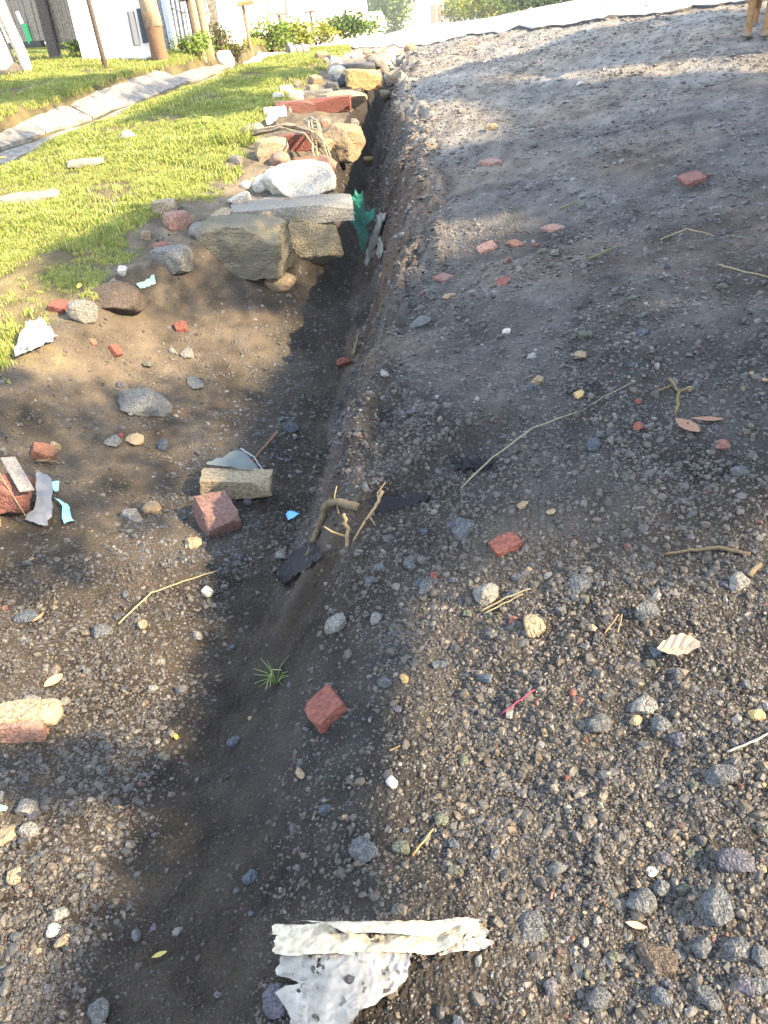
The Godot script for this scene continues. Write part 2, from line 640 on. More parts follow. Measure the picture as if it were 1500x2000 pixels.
# The tarred street beyond the washed-out shoulder: a thin broken-edged sheet that stands proud of the dirt.
func make_road() -> void:
	var near := [Vector2(-0.916, 13.953), Vector2(-0.271, 12.553), Vector2(0.072, 11.947), Vector2(0.429, 12.606), Vector2(0.902, 13.342), Vector2(1.207, 9.761), Vector2(1.662, 8.019), Vector2(2.180, 7.498), Vector2(2.623, 7.233), Vector2(3.005, 7.008)]
	near.append(Vector2(5.0, 6.2))
	near.append(Vector2(9.0, 4.0))
	near.append(Vector2(14.0, 2.0))
	var st := begin()
	st.set_smooth_group(1)
	var steps := 160
	var lines := []
	for i in steps + 1:
		var f := float(i) / steps * (near.size() - 1)
		var k := mini(int(f), near.size() - 2)
		var q: Vector2 = (near[k] as Vector2).lerp(near[k + 1], f - k)
		q.y += nz.get_noise_1d(i * 0.15) * 0.10 + nz.get_noise_1d(i * 0.9 + 50.0) * 0.02
		# the far side of the strip: straight on along the street
		var line := PackedVector3Array()
		var n := 46
		line.append(gp(q) - Vector3(0, 0.03, 0))
		for j in n:
			var dd := q.y + 0.004 + (pow(1.09, j) - 1.0) * 1.6
			var x := q.x + (dd - q.y) * lerpf(0.045, 0.16, float(i) / steps) * smooth01((dd - q.y) / 30.0)
			line.append(Vector3(x, gy(x, dd) + 0.022 + 0.004 * nz.get_noise_2d(x * 2.0, dd * 2.0), -dd))
		lines.append(line)
	for i in steps:
		for j in lines[i].size() - 1:
			quad(st, lines[i][j], lines[i][j + 1], lines[i + 1][j + 1], lines[i + 1][j])
	# dark strip painting the shadow line along the broken tar edge
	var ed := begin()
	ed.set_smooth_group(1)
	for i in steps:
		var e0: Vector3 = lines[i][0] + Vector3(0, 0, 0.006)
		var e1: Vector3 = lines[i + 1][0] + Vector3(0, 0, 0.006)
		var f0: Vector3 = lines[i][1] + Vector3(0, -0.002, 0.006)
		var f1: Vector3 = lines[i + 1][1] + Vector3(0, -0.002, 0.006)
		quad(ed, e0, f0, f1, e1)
	struct("road_edge_shade", finish(ed), mat("edge_shade", lin(0.045, 0.043, 0.041), 0.9))
	struct("road", finish(st), mat("asphalt", lin(0.40, 0.385, 0.36), 0.9, "grain", 1.3, 0.3))


func make_kerb() -> void:
	# slanting cast kerb blocks along the grass strip, then the lowered stretch at the driveway
	var line := [Vector2(-2.731, 5.417), Vector2(-2.473, 6.142), Vector2(-2.284, 6.588), Vector2(-2.086, 7.168), Vector2(-1.837, 7.763), Vector2(-1.589, 8.844)]
	kerb_run(line, 0.145, 0.36, "kerb_block", "sunlit concrete kerb block, slanted, %s", ["at the left edge of the photo, shaded end", "second from the left edge", "middle one, fully sunlit", "before the shadow stripe", "last one, rounded end by the gap"], "tall kerb blocks")
	var low := [Vector2(-1.557, 8.865), Vector2(-1.437, 9.574), Vector2(-1.340, 10.599)]
	kerb_run(low, 0.06, 0.22, "low_kerb_block", "low white concrete kerb piece %s", ["just past the gap in the kerb", "leading to the round white kerb end"], "low kerb blocks")
	var e := tag(obj("kerb_end", rock(41, 7, Vector3(0.20, 0.2, 0.34), 5, 0.05, 0.4), mat("kerb_white", lin(0.55, 0.53, 0.47), 0.9, "blot", 2.0, 0.2)), "rounded white kerb end stone standing up by the driveway", "kerb stone")
	e.position = gp(Vector2(-1.402, 10.477), 0.07)
	# the concrete gutter below the kerb
	var st := begin()
	st.set_smooth_group(1)
	var gl := [Vector2(-2.727, 5.392), Vector2(-2.394, 5.910), Vector2(-2.212, 6.348), Vector2(-2.016, 6.888), Vector2(-1.771, 7.447), Vector2(-1.469, 8.132), Vector2(-1.259, 9.912)]
	var prev := []
	for i in 41:
		var f := i / 40.0 * (gl.size() - 1)
		var k := mini(int(f), gl.size() - 2)
		var q: Vector2 = (gl[k] as Vector2).lerp(gl[k + 1], f - k)
		var cur := []
		for s in [-0.08, 0.02, 0.12, 0.20]:
			var p := q + Vector2(s + (0.02 * nz.get_noise_1d(i * 1.3) if s > 0.15 else 0.0), 0)
			cur.append(gp(p, 0.008 if s < 0.19 else -0.02))
		if prev:
			for j in 3:
				quad(st, prev[j], cur[j], cur[j + 1], prev[j + 1])
		prev = cur
	tag(struct("gutter", finish(st), mat("gutter_concrete", lin(0.24, 0.22, 0.19), 0.95, "blot", 1.5, 0.3)), "narrow concrete gutter along the foot of the kerb", "gutter")


func kerb_run(line: Array, high: float, deep: float, called: String, label: String, which: Array, group: String) -> void:
	for i in line.size() - 1:
		var a: Vector2 = line[i]
		var b: Vector2 = line[i + 1]
		var dir := (b - a).normalized()
		var side := Vector2(-dir.y, dir.x)
		a += dir * 0.006
		b -= dir * 0.006
		var st := begin()
		var secs := []
		var n := 10
		for k in n + 1:
			var q := a.lerp(b, float(k) / n)
			var y0 := lerpf(gy(a.x + 0.05, a.y), gy(b.x + 0.05, b.y), float(k) / n)
			var w := 0.006 * nz.get_noise_2d(q.x * 9.0, q.y * 9.0)
			var endcut := 0.0
			if k == 0 or k == n:
				endcut = 0.008
			secs.append([
				Vector3(q.x, y0 - 0.12, -q.y),
				Vector3(q.x, y0 + 0.02 + w, -q.y),
				Vector3(q.x + side.x * deep * 0.55, y0 + high * 0.82 + w - endcut, -(q.y + side.y * deep * 0.55)),
				Vector3(q.x + side.x * deep * 0.75, y0 + high + w - endcut, -(q.y + side.y * deep * 0.75)),
				Vector3(q.x + side.x * deep, y0 + high + w - endcut, -(q.y + side.y * deep)),
				Vector3(q.x + side.x * deep, y0 - 0.12, -(q.y + side.y * deep))])
		for k in n:
			for j in 5:
				st.set_smooth_group(j + 1)
				quad(st, secs[k][j], secs[k][j + 1], secs[k + 1][j + 1], secs[k + 1][j])
		st.set_smooth_group(-1)
		for j in range(1, 5):
			tri(st, secs[0][0], secs[0][j + 1], secs[0][j])
			tri(st, secs[n][0], secs[n][j], secs[n][j + 1])
		var m := finish(st)
		var o := tag(obj(called, m, mat("kerb_concrete", lin(0.24, 0.22, 0.19), 0.95, "blot", 1.7, 0.35)), label % which[i], "kerb", group)
		o.position = Vector3.ZERO


# ---------------------------------------------------------------- walls, fences and posts on the left
func upright(q: Vector2, high: float, r0: float, r1: float, lean: Vector2, sides := 8, lumps := 0.0) -> ArrayMesh:
	var pts := PackedVector3Array()
	for i in 9:
		var t := i / 8.0
		pts.append(Vector3(lean.x * t * high, high * t - 0.12 * (1.0 - t), -lean.y * t * high))
	return tube_mesh(pts, r0, r1, sides, lumps)


func wall_between(called: String, a: Vector2, b: Vector2, high: float, thick: float, m: Material, label: String, cap := 0.0) -> Node3D:
	var dir := (b - a)
	var long := dir.length()
	var y0 := minf(minf(gy(a.x, a.y), gy(b.x, b.y)), gy((a.x + b.x) / 2, (a.y + b.y) / 2)) - 0.3
	var mid := (a + b) * 0.5
	var o := thing(called, label, "wall", Vector3(mid.x, y0, -mid.y), atan2(dir.y, dir.x))
	obj("wall_face", box_mesh(Vector3(long, high + 0.3, thick), 0.01), m, o)
	if cap > 0.0:
		var c := obj("coping", box_mesh(Vector3(long + 0.04, cap, thick + 0.08), 0.012), m, o)
		c.position.y = high + 0.302
	return o


func plank_panel(a: Vector2, b: Vector2, count: int, high: float, label: String, colour: Material, rails: Material) -> Node3D:
	var dir := b - a
	var long := dir.length()
	var y0 := (gy(a.x, a.y) + gy(b.x, b.y)) * 0.5
	var o := thing("plank_fence_panel", label, "fence", Vector3(a.x, y0, -a.y), atan2(dir.y, dir.x), "weathered plank panels left of the white wall")
	var w := long / count
	for i in count:
		var top := high + rng.randf_range(-0.03, 0.03)
		var p := obj("plank", box_mesh(Vector3(w - 0.012, top - 0.14, 0.022), 0.004), colour, o)
		p.position = Vector3((i + 0.5) * w, 0.14 + rng.randf_range(-0.01, 0.01), rng.randf_range(-0.006, 0.006))
		p.rotation.z = rng.randf_range(-0.006, 0.006)
	for y in [0.10, 0.88, 1.62]:
		var rl := obj("rail", box_mesh(Vector3(long, 0.06, 0.05), 0.006), rails, o)
		rl.position = Vector3(long / 2, y, 0.04)
	return o


func make_background() -> void:
	var plaster := mat("plaster_white", lin(0.80, 0.78, 0.73), 0.9, "", 0.6, 0.03)
	var plaster2 := mat("plaster_cream", lin(0.74, 0.70, 0.62), 0.9, "blot", 0.5, 0.03)
	var plank := mat("plank_grey", lin(0.34, 0.29, 0.22), 0.9, "blot", 3.0, 0.3)
	var dark := mat("dark_wood", lin(0.07, 0.06, 0.05), 0.9, "blot", 4.0, 0.2)
	var steel := mat("galvanised", lin(0.42, 0.46, 0.52), 0.45, "blot", 2.0)
	steel.metallic = 0.5
	var rust := mat("rusty_steel", lin(0.09, 0.065, 0.05), 0.7, "blot", 6.0, 0.1)
	var bark := mat("pole_wood", lin(0.25, 0.15, 0.085), 0.95, "blot", 5.0, 0.6)  # lower pole tone, browner for the shade on it

	# plank fence set back at the far left, two panels either side of a dark post
	plank_panel(Vector2(-3.906, 10.886), Vector2(-3.271, 10.204), 9, 2.0, "weathered grey plank panel with a white and green strip, left of dark post", plank, dark)
	plank_panel(Vector2(-3.140, 10.107), Vector2(-2.822, 9.812), 9, 2.0, "weathered grey plank panel between dark post and white wall", plank, dark)
	var post := tag(obj("fence_post", box_mesh(Vector3(0.11, 2.3, 0.10), 0.01), mat("post_wood", lin(0.13, 0.115, 0.095), 0.9, "blot", 4.0, 0.2)), "broad dark wooden post between two grey plank panels", "post")
	post.position = gp(Vector2(-3.154, 10.022), -0.1)
	var q0: Vector2 = Vector2(-3.483, 10.462)
	var strip := thing("plastic_strip", "white and green plastic strip hanging on weathered planks", "plastic strip", gp(q0, 0.14) + Vector3(0, 0, 0.10))
	var st0 := begin()
	add_box(st0, Vector3(-0.01, 0.0, 0), Vector3(0.055, 0.19, 0.012), Basis(Vector3.BACK, 0.10), 0.004)
	obj("green_part", finish(st0), mat("green_plastic", lin(0.04, 0.42, 0.14), 0.5), strip)
	st0 = begin()
	add_box(st0, Vector3(-0.045, 0.19, 0.0), Vector3(0.045, 0.12, 0.012), Basis(Vector3.BACK, 0.2), 0.004)
	obj("white_part", finish(st0), mat("white_plastic", lin(0.75, 0.75, 0.74), 0.5), strip)

	# tall white wall beside it
	wall_between("white_wall", Vector2(-2.737, 9.616), Vector2(-2.038, 9.682), 2.6, 0.22, plaster, "tall blank white wall behind the thin dark stake")
	var stake := tag(obj("steel_stake", upright(Vector2(-2.295, 8.710), 1.9, 0.024, 0.020, Vector2(-0.04, 0.0), 6), rust), "thin dark steel stake standing in the grass before white wall", "stake")
	stake.position = gp(Vector2(-2.295, 8.710))
	# two grey blue panels low on the wall
	for k in 2:
		var v := tag(obj("wall_panel", box_mesh(Vector3(0.08, 0.30, 0.03), 0.006), mat("panel_blue_grey", lin(0.07, 0.08, 0.10), 0.7)), ["left of two grey blue panels low in the white wall", "right of two grey blue panels low in the white wall, by brown pole"][k], "dark_panel")
		v.position = gp([Vector2(-2.166, 9.577), Vector2(-2.097, 9.709)][k], 0.13) + Vector3(0.04, 0, 0.14)
		v.rotation.y = 0.9

	# thick timber pole; shade below and sun above put into its two colours
	var pole := thing("timber_pole", "thick brown timber pole standing in the grass, sunlit tone painted higher up", "pole", gp(Vector2(-1.912, 9.465)))
	obj("shaded_lower", upright(Vector2.ZERO, 0.42, 0.078, 0.088, Vector2(-0.06, 0.0), 14, 0.16), bark, pole)
	var up := obj("sunlit_shaft", upright(Vector2.ZERO, 2.8, 0.090, 0.085, Vector2(-0.06, 0.0), 14, 0.14), mat("sunlit_wood", lin(0.50, 0.40, 0.28), 0.9, "blot", 4.0, 0.5), pole)
	up.position = Vector3(-0.02, 0.42, 0)
	var stub := obj("stub_branch", tube_mesh(PackedVector3Array([Vector3(0.02, 0.42, 0.02), Vector3(0.075, 0.47, 0.03), Vector3(0.07, 0.75, 0.03), Vector3(0.04, 1.0, 0.02)]), 0.028, 0.02, 7, 0.2), dark, pole)
	stub.rotation.z = 0.08

	# corrugated steel sheet and round pipe behind the pole
	var sh := thing("steel_sheet", "blue grey corrugated steel sheet behind the brown timber pole", "metal sheet", gp(Vector2(-2.058, 11.069)), 0.25)
	var st := begin()
	st.set_smooth_group(1)
	var prev := []
	for i in 41:
		var x := -0.2 + 0.40 * i / 40.0
		var z := 0.012 * sin(i * 1.26)
		var cur := [Vector3(x, -0.1, z), Vector3(x, 2.3, z)]
		if prev:
			quad(st, prev[0], prev[1], cur[1], cur[0])
		prev = cur
	obj("corrugation", finish(st), steel, sh)
	var pipe := tag(obj("down_pipe", upright(Vector2.ZERO, 2.3, 0.045, 0.045, Vector2(-0.03, 0), 12), mat("pipe_paint", lin(0.55, 0.62, 0.70), 0.4)), "pale round pipe standing against the blue grey steel sheet", "pipe")
	pipe.position = gp(Vector2(-1.962, 10.626)) + Vector3(0, 0, 0.06)

	# wire fence posts with a small dark box
	var names := ["left dark angle-iron post carrying a small dark box", "middle pale wooden post of the wire fence", "right pale wooden post of the wire fence"]
	var spots := [Vector2(-1.595, 9.901), Vector2(-1.570, 9.990), Vector2(-1.533, 10.287)]
	for k in 3:
		var p := thing("fence_post", names[k], "post", gp(spots[k]), 0.0, "posts of the wire fence")
		obj("shaft", upright(Vector2.ZERO, 2.1, [0.022, 0.042, 0.05][k], [0.02, 0.036, 0.045][k], Vector2(-0.05, 0), 8, 0.06), [rust, mat("pale_wood", lin(0.46, 0.36, 0.22), 0.9, "blot", 5.0, 0.3), mats["pale_wood"]][k], p)
		if k == 0:
			var b := obj("meter_box", box_mesh(Vector3(0.09, 0.17, 0.07), 0.008), dark, p)
			b.position = Vector3(-0.05, 0.50, 0.03)
	var wires := thing("fence_wire", "sagging wires strung between the posts of the wire fence", "wire", gp(spots[0]))
	for k in 4:
		var pts := PackedVector3Array()
		for i in 9:
			var t := i / 8.0
			var q: Vector3 = gp(Vector2(-1.868, 10.321)).lerp(gp(spots[2]), t) - wires.position
			pts.append(q + Vector3(0, 0.18 + 0.26 * k - 0.05 * sin(t * PI) + 0.02 * nz.get_noise_1d(i * 3.0 + k * 9.0), 0.02))
		obj("wire", tube_mesh(pts, 0.005, 0.005, 5), rust, wires)
	var board := thing("grey_board", "pair of tall weathered grey boards beside the wire fence posts", "boards", gp(Vector2(-1.548, 10.737)), 0.1)
	for k in 2:
		var b := obj("board", box_mesh(Vector3(0.105, 2.2, 0.03), 0.005), mat("board_grey", lin(0.24, 0.22, 0.19), 0.9, "blot", 2.0, 0.3), board)
		b.position = Vector3(-0.06 + 0.115 * k, -0.05, 0.01 * k)

	# second white wall, running on down the street, with piers
	var wa: Vector2 = Vector2(-1.603, 12.00)
	var wb: Vector2 = Vector2(-0.997, 15.50)
	var wc: Vector2 = Vector2(-0.066, 27.00)
	var wd: Vector2 = Vector2(1.001, 46.00)
	wall_between("white_wall", wa, wb, 2.7, 0.22, plaster, "white street wall behind the brown topped post and framed board")
	wall_between("white_wall", wb, wc, 2.9, 0.22, plaster2, "cream white house wall behind the small T-shaped post")
	wall_between("white_wall", wc, wd, 3.4, 0.22, plaster, "farthest stretch of white wall, before the white van")
	for k in 3:
		var p := tag(obj("wall_pier", box_mesh(Vector3([0.26, 0.20, 0.5][k], 3.4, 0.3), 0.01), [plaster, steel, plaster][k]), ["broad white pier at the near end of the street wall", "grey blue metal column just right of the framed board", "white pier beside the dark green window far down the wall"][k], "pier")
		p.position = gp([Vector2(-1.461, 11.70), Vector2(-0.918, 14.90), Vector2(0.534, 34.00)][k], -0.2)
	var win := thing("house_window", "narrow dark green window high in the far white wall", "window", gp(Vector2(0.265, 29.00), 1.0), -0.5)
	obj("frame", box_mesh(Vector3(0.75, 1.5, 0.12), 0.02), plaster2, win)
	var pn := obj("pane", box_mesh(Vector3(0.6, 1.32, 0.04), 0.0), mat("green_pane", lin(0.06, 0.10, 0.07), 0.2), win)
	pn.position = Vector3(0, 0.09, 0.06)

	# brown board on a post, framed board on a post, T-shaped post
	var t1 := thing("post_box", "narrow brown board lying on a thin wooden post by the driveway", "post", gp(Vector2(-1.238, 11.911)))
	obj("shaft", upright(Vector2.ZERO, 0.53, 0.028, 0.022, Vector2(-0.06, 0), 7, 0.15), mat("brown_post", lin(0.30, 0.19, 0.11), 0.9, "blot", 5.0), t1)
	var b1 := obj("board", box_mesh(Vector3(0.30, 0.05, 0.2), 0.008), mat("brown_board", lin(0.36, 0.19, 0.09), 0.8, "blot", 4.0), t1)
	b1.position = Vector3(-0.04, 0.52, 0)
	b1.rotation.z = 0.04
	var t2 := thing("framed_board", "blank white board in a dark frame on a thin dark post", "sign", gp(Vector2(-0.932, 13.637)))
	obj("shaft", upright(Vector2.ZERO, 0.47, 0.026, 0.022, Vector2(-0.05, 0), 8), rust, t2)
	var fr := obj("frame", frame_mesh(0.30, 0.42, 0.035, 0.06), mat("frame_grey", lin(0.13, 0.12, 0.11), 0.7), t2)
	fr.position = Vector3(-0.04, 0.46, 0)
	var face := obj("panel", box_mesh(Vector3(0.24, 0.36, 0.03)), plaster, t2)
	face.position = Vector3(-0.04, 0.49, 0)
	var t3 := thing("t_post", "small thin T-shaped post in the yellow bushes", "post", gp(Vector2(-0.567, 16.732)))
	obj("shaft", upright(Vector2.ZERO, 0.42, 0.02, 0.018, Vector2(-0.1, 0), 7), rust, t3)
	var b3 := obj("crossbar", box_mesh(Vector3(0.20, 0.025, 0.04), 0.004), rust, t3)
	b3.position = Vector3(-0.045, 0.41, 0)
	b3.rotation.z = 0.06

	# driveway slab and the culvert pipe end
	var dv := begin()
	dv.set_smooth_group(1)
	var pr := []
	for i in 13:
		var t := i / 12.0
		var a: Vector2 = (Vector2(-1.224, 10.355) as Vector2).lerp(Vector2(-0.541, 10.788), t)
		var b: Vector2 = (Vector2(-1.181, 12.181) as Vector2).lerp(Vector2(-0.745, 13.531), t)
		var cur := []
		for j in 7:
			cur.append(gp(a.lerp(b, j / 6.0), 0.03 if j > 0 else -0.02))
		if pr:
			for j in 6:
				quad(dv, pr[j], pr[j + 1], cur[j + 1], cur[j])
		pr = cur
	struct("driveway", finish(dv), mat("driveway_concrete", lin(0.50, 0.47, 0.42), 0.9, "blot", 1.2, 0.2))
	var cv := thing("culvert_pipe", "short ribbed grey concrete pipe end at the driveway edge", "pipe", gp(Vector2(-0.607, 11.255), 0.05), 0.5)
	for k in 6:
		var ring := CylinderMesh.new()
		ring.top_radius = 0.075 - 0.008 * (k % 2)
		ring.bottom_radius = 0.075 - 0.008 * (k % 2)
		ring.height = 0.042
		var rg := obj("rib", ring, mat("pipe_concrete", lin(0.20, 0.20, 0.20), 0.9, "blot", 4.0), cv)
		rg.rotation.z = PI / 2
		rg.position = Vector3(-0.11 + 0.043 * k, 0.0, 0)

	# low hedges in front of the far wall
	bush("hedge", Vector2(-1.080, 12.90), Vector3(0.36, 0.26, 0.32), 1500, 0.05, "bright green low hedge between the brown topped post and the framed board", "yellowgreen")
	bush("bush", Vector2(-0.720, 13.80), Vector3(0.34, 0.22, 0.3), 1200, 0.05, "yellow green bush right of the framed board's post", "yellow")
	bush("bush", Vector2(-0.459, 15.50), Vector3(0.42, 0.22, 0.35), 1300, 0.05, "yellow bush at the foot of the T-shaped post", "yellow")
	bush("hedge", Vector2(-0.103, 20.00), Vector3(0.8, 0.30, 0.5), 1500, 0.08, "dark green hedge below the far white wall", "green")
	bush("hedge", Vector2(0.380, 26.00), Vector3(0.9, 0.30, 0.6), 1300, 0.09, "yellow green hedge just before the white van", "yellowgreen")
	bush("bush", Vector2(-1.467, 10.488), Vector3(0.20, 0.20, 0.2), 700, 0.04, "straggly weed growing at the foot of the grey boards", "olive")
	bush("bush", Vector2(-1.345, 11.048), Vector3(0.16, 0.11, 0.14), 500, 0.035, "dark straggly weed behind the round kerb end", "olive")
	bush("bush", Vector2(-1.661, 9.848), Vector3(0.26, 0.13, 0.18), 700, 0.04, "bright green weeds at the foot of the steel sheet", "yellowgreen")
	bush("bush", Vector2(-2.759, 9.678), Vector3(0.18, 0.12, 0.16), 500, 0.04, "fresh green weeds at the left end of the white wall", "yellowgreen")


func frame_mesh(w: float, h: float, t: float, deep: float) -> ArrayMesh:
	var st := begin()
	add_box(st, Vector3(0, 0, 0), Vector3(w, t, deep), Basis.IDENTITY, 0.004)
	add_box(st, Vector3(0, h - t, 0), Vector3(w, t, deep), Basis.IDENTITY, 0.004)
	for s in [-1.0, 1.0]:
		add_box(st, Vector3(s * (w - t) / 2, t, 0), Vector3(t, h - 2 * t, deep), Basis.IDENTITY, 0.004)
	return finish(st)


# ---------------------------------------------------------------- leaves
func leaf_colour(kind: String) -> Color:
	var r := rng.randf()
	match kind:
		"yellow": return Color(0.20, 0.19, 0.03).lerp(Color(0.10, 0.14, 0.02), r)
		"yellowgreen": return Color(0.14, 0.18, 0.03).lerp(Color(0.06, 0.12, 0.02), r)
		"olive": return Color(0.09, 0.09, 0.03).lerp(Color(0.05, 0.05, 0.02), r)
		"amber": return Color(0.34, 0.20, 0.03).lerp(Color(0.28, 0.26, 0.04), r)
		"deep": return Color(0.035, 0.07, 0.022).lerp(Color(0.07, 0.11, 0.03), r)
		"bluegreen": return Color(0.025, 0.055, 0.03).lerp(Color(0.045, 0.075, 0.035), r)
	return Color(0.035, 0.07, 0.016).lerp(Color(0.06, 0.095, 0.022), r)


# leaf-sized faces spread in an uneven ellipsoid, denser towards its outside and in clumps
func leaves(st: SurfaceTool, centre: Vector3, radii: Vector3, count: int, size: float, kind: String, floor_y := -1e9) -> void:
	st.set_smooth_group(-1)
	var clumps := []
	for i in maxi(6, count / 45):
		var v := Vector3(rng.randfn(), rng.randfn(), rng.randfn()).normalized() * pow(rng.randf(), 0.4)
		clumps.append([v, rng.randf_range(0.16, 0.34), rng.randf_range(0.65, 1.25)])
	for i in count:
		var c: Array = clumps[rng.randi() % clumps.size()]
		var v: Vector3 = c[0] + Vector3(rng.randfn(), rng.randfn(), rng.randfn()) * c[1]
		var p := centre + v * radii
		if p.y < floor_y:
			p.y = floor_y + rng.randf() * radii.y * 0.3
		var u := Vector3(rng.randfn(), rng.randfn() * 0.7, rng.randfn()).normalized()
		var w := u.cross(Vector3(rng.randfn(), rng.randfn(), rng.randfn())).normalized()
		var s := size * rng.randf_range(0.6, 1.3)
		var col: Color = leaf_colour(kind) * c[2]
		st.set_color(col)
		quad(st, p - u * s * 0.5, p + w * s * 0.28, p + u * s * 0.5, p - w * s * 0.28)


func bush(called: String, q: Vector2, radii: Vector3, count: int, size: float, label: String, kind: String) -> void:
	var o := thing(called, label, called, gp(q))
	var st := begin()
	leaves(st, Vector3(0, radii.y * 0.8, 0), radii * Vector3(0.8, 0.8, 0.8), count, size, kind, -0.02)
	obj("foliage", finish(st), leaf_mat("leaf", Color.WHITE, 0.6, true), o)
	st = begin()
	for i in 5:
		var a := i * 1.3
		add_tube(st, PackedVector3Array([Vector3(0, -0.05, 0), Vector3(cos(a) * radii.x * 0.3, radii.y * 0.5, sin(a) * radii.z * 0.3), Vector3(cos(a) * radii.x * 0.5, radii.y * 1.1, sin(a) * radii.z * 0.5)]), 0.02 * radii.y + 0.004, 0.004, 5)
	obj("stems", finish(st), mat("stem", lin(0.12, 0.08, 0.05), 0.9), o)


func far_tree(called: String, q: Vector2, high: float, trunk: float, radii: Vector3, count: int, size: float, label: String, kind: String, trunk_mat: Material, base := 0.0) -> void:
	var o := thing(called, label, "tree", gp(q, base), 0.0, "trees at the far end of the street")
	var pts := PackedVector3Array()
	for i in 7:
		pts.append(Vector3(nz.get_noise_2d(i * 0.5, q.x) * 0.4 * i / 6.0, -0.3 + high * 0.85 * i / 6.0, 0))
	obj("trunk", tube_mesh(pts, trunk, trunk * 0.4, 9, 0.15), trunk_mat, o)
	var st := begin()
	for i in 6:
		var a := i * 1.05 + q.x
		add_tube(st, PackedVector3Array([pts[3 + i % 3], pts[3 + i % 3] + Vector3(cos(a) * radii.x * 0.35, radii.y * 0.35, sin(a) * radii.z * 0.35), pts[4 + i % 3] + Vector3(cos(a) * radii.x * 0.7, radii.y * 0.7, sin(a) * radii.z * 0.7)]), trunk * 0.4, trunk * 0.1, 6)
	obj("limbs", finish(st), trunk_mat, o)
	st = begin()
	leaves(st, Vector3(0, radii.y * 0.85, 0), radii * 0.8, count, size, kind)
	obj("crown", finish(st), leaf_mat("leaf", Color.WHITE, 0.6, true), o)


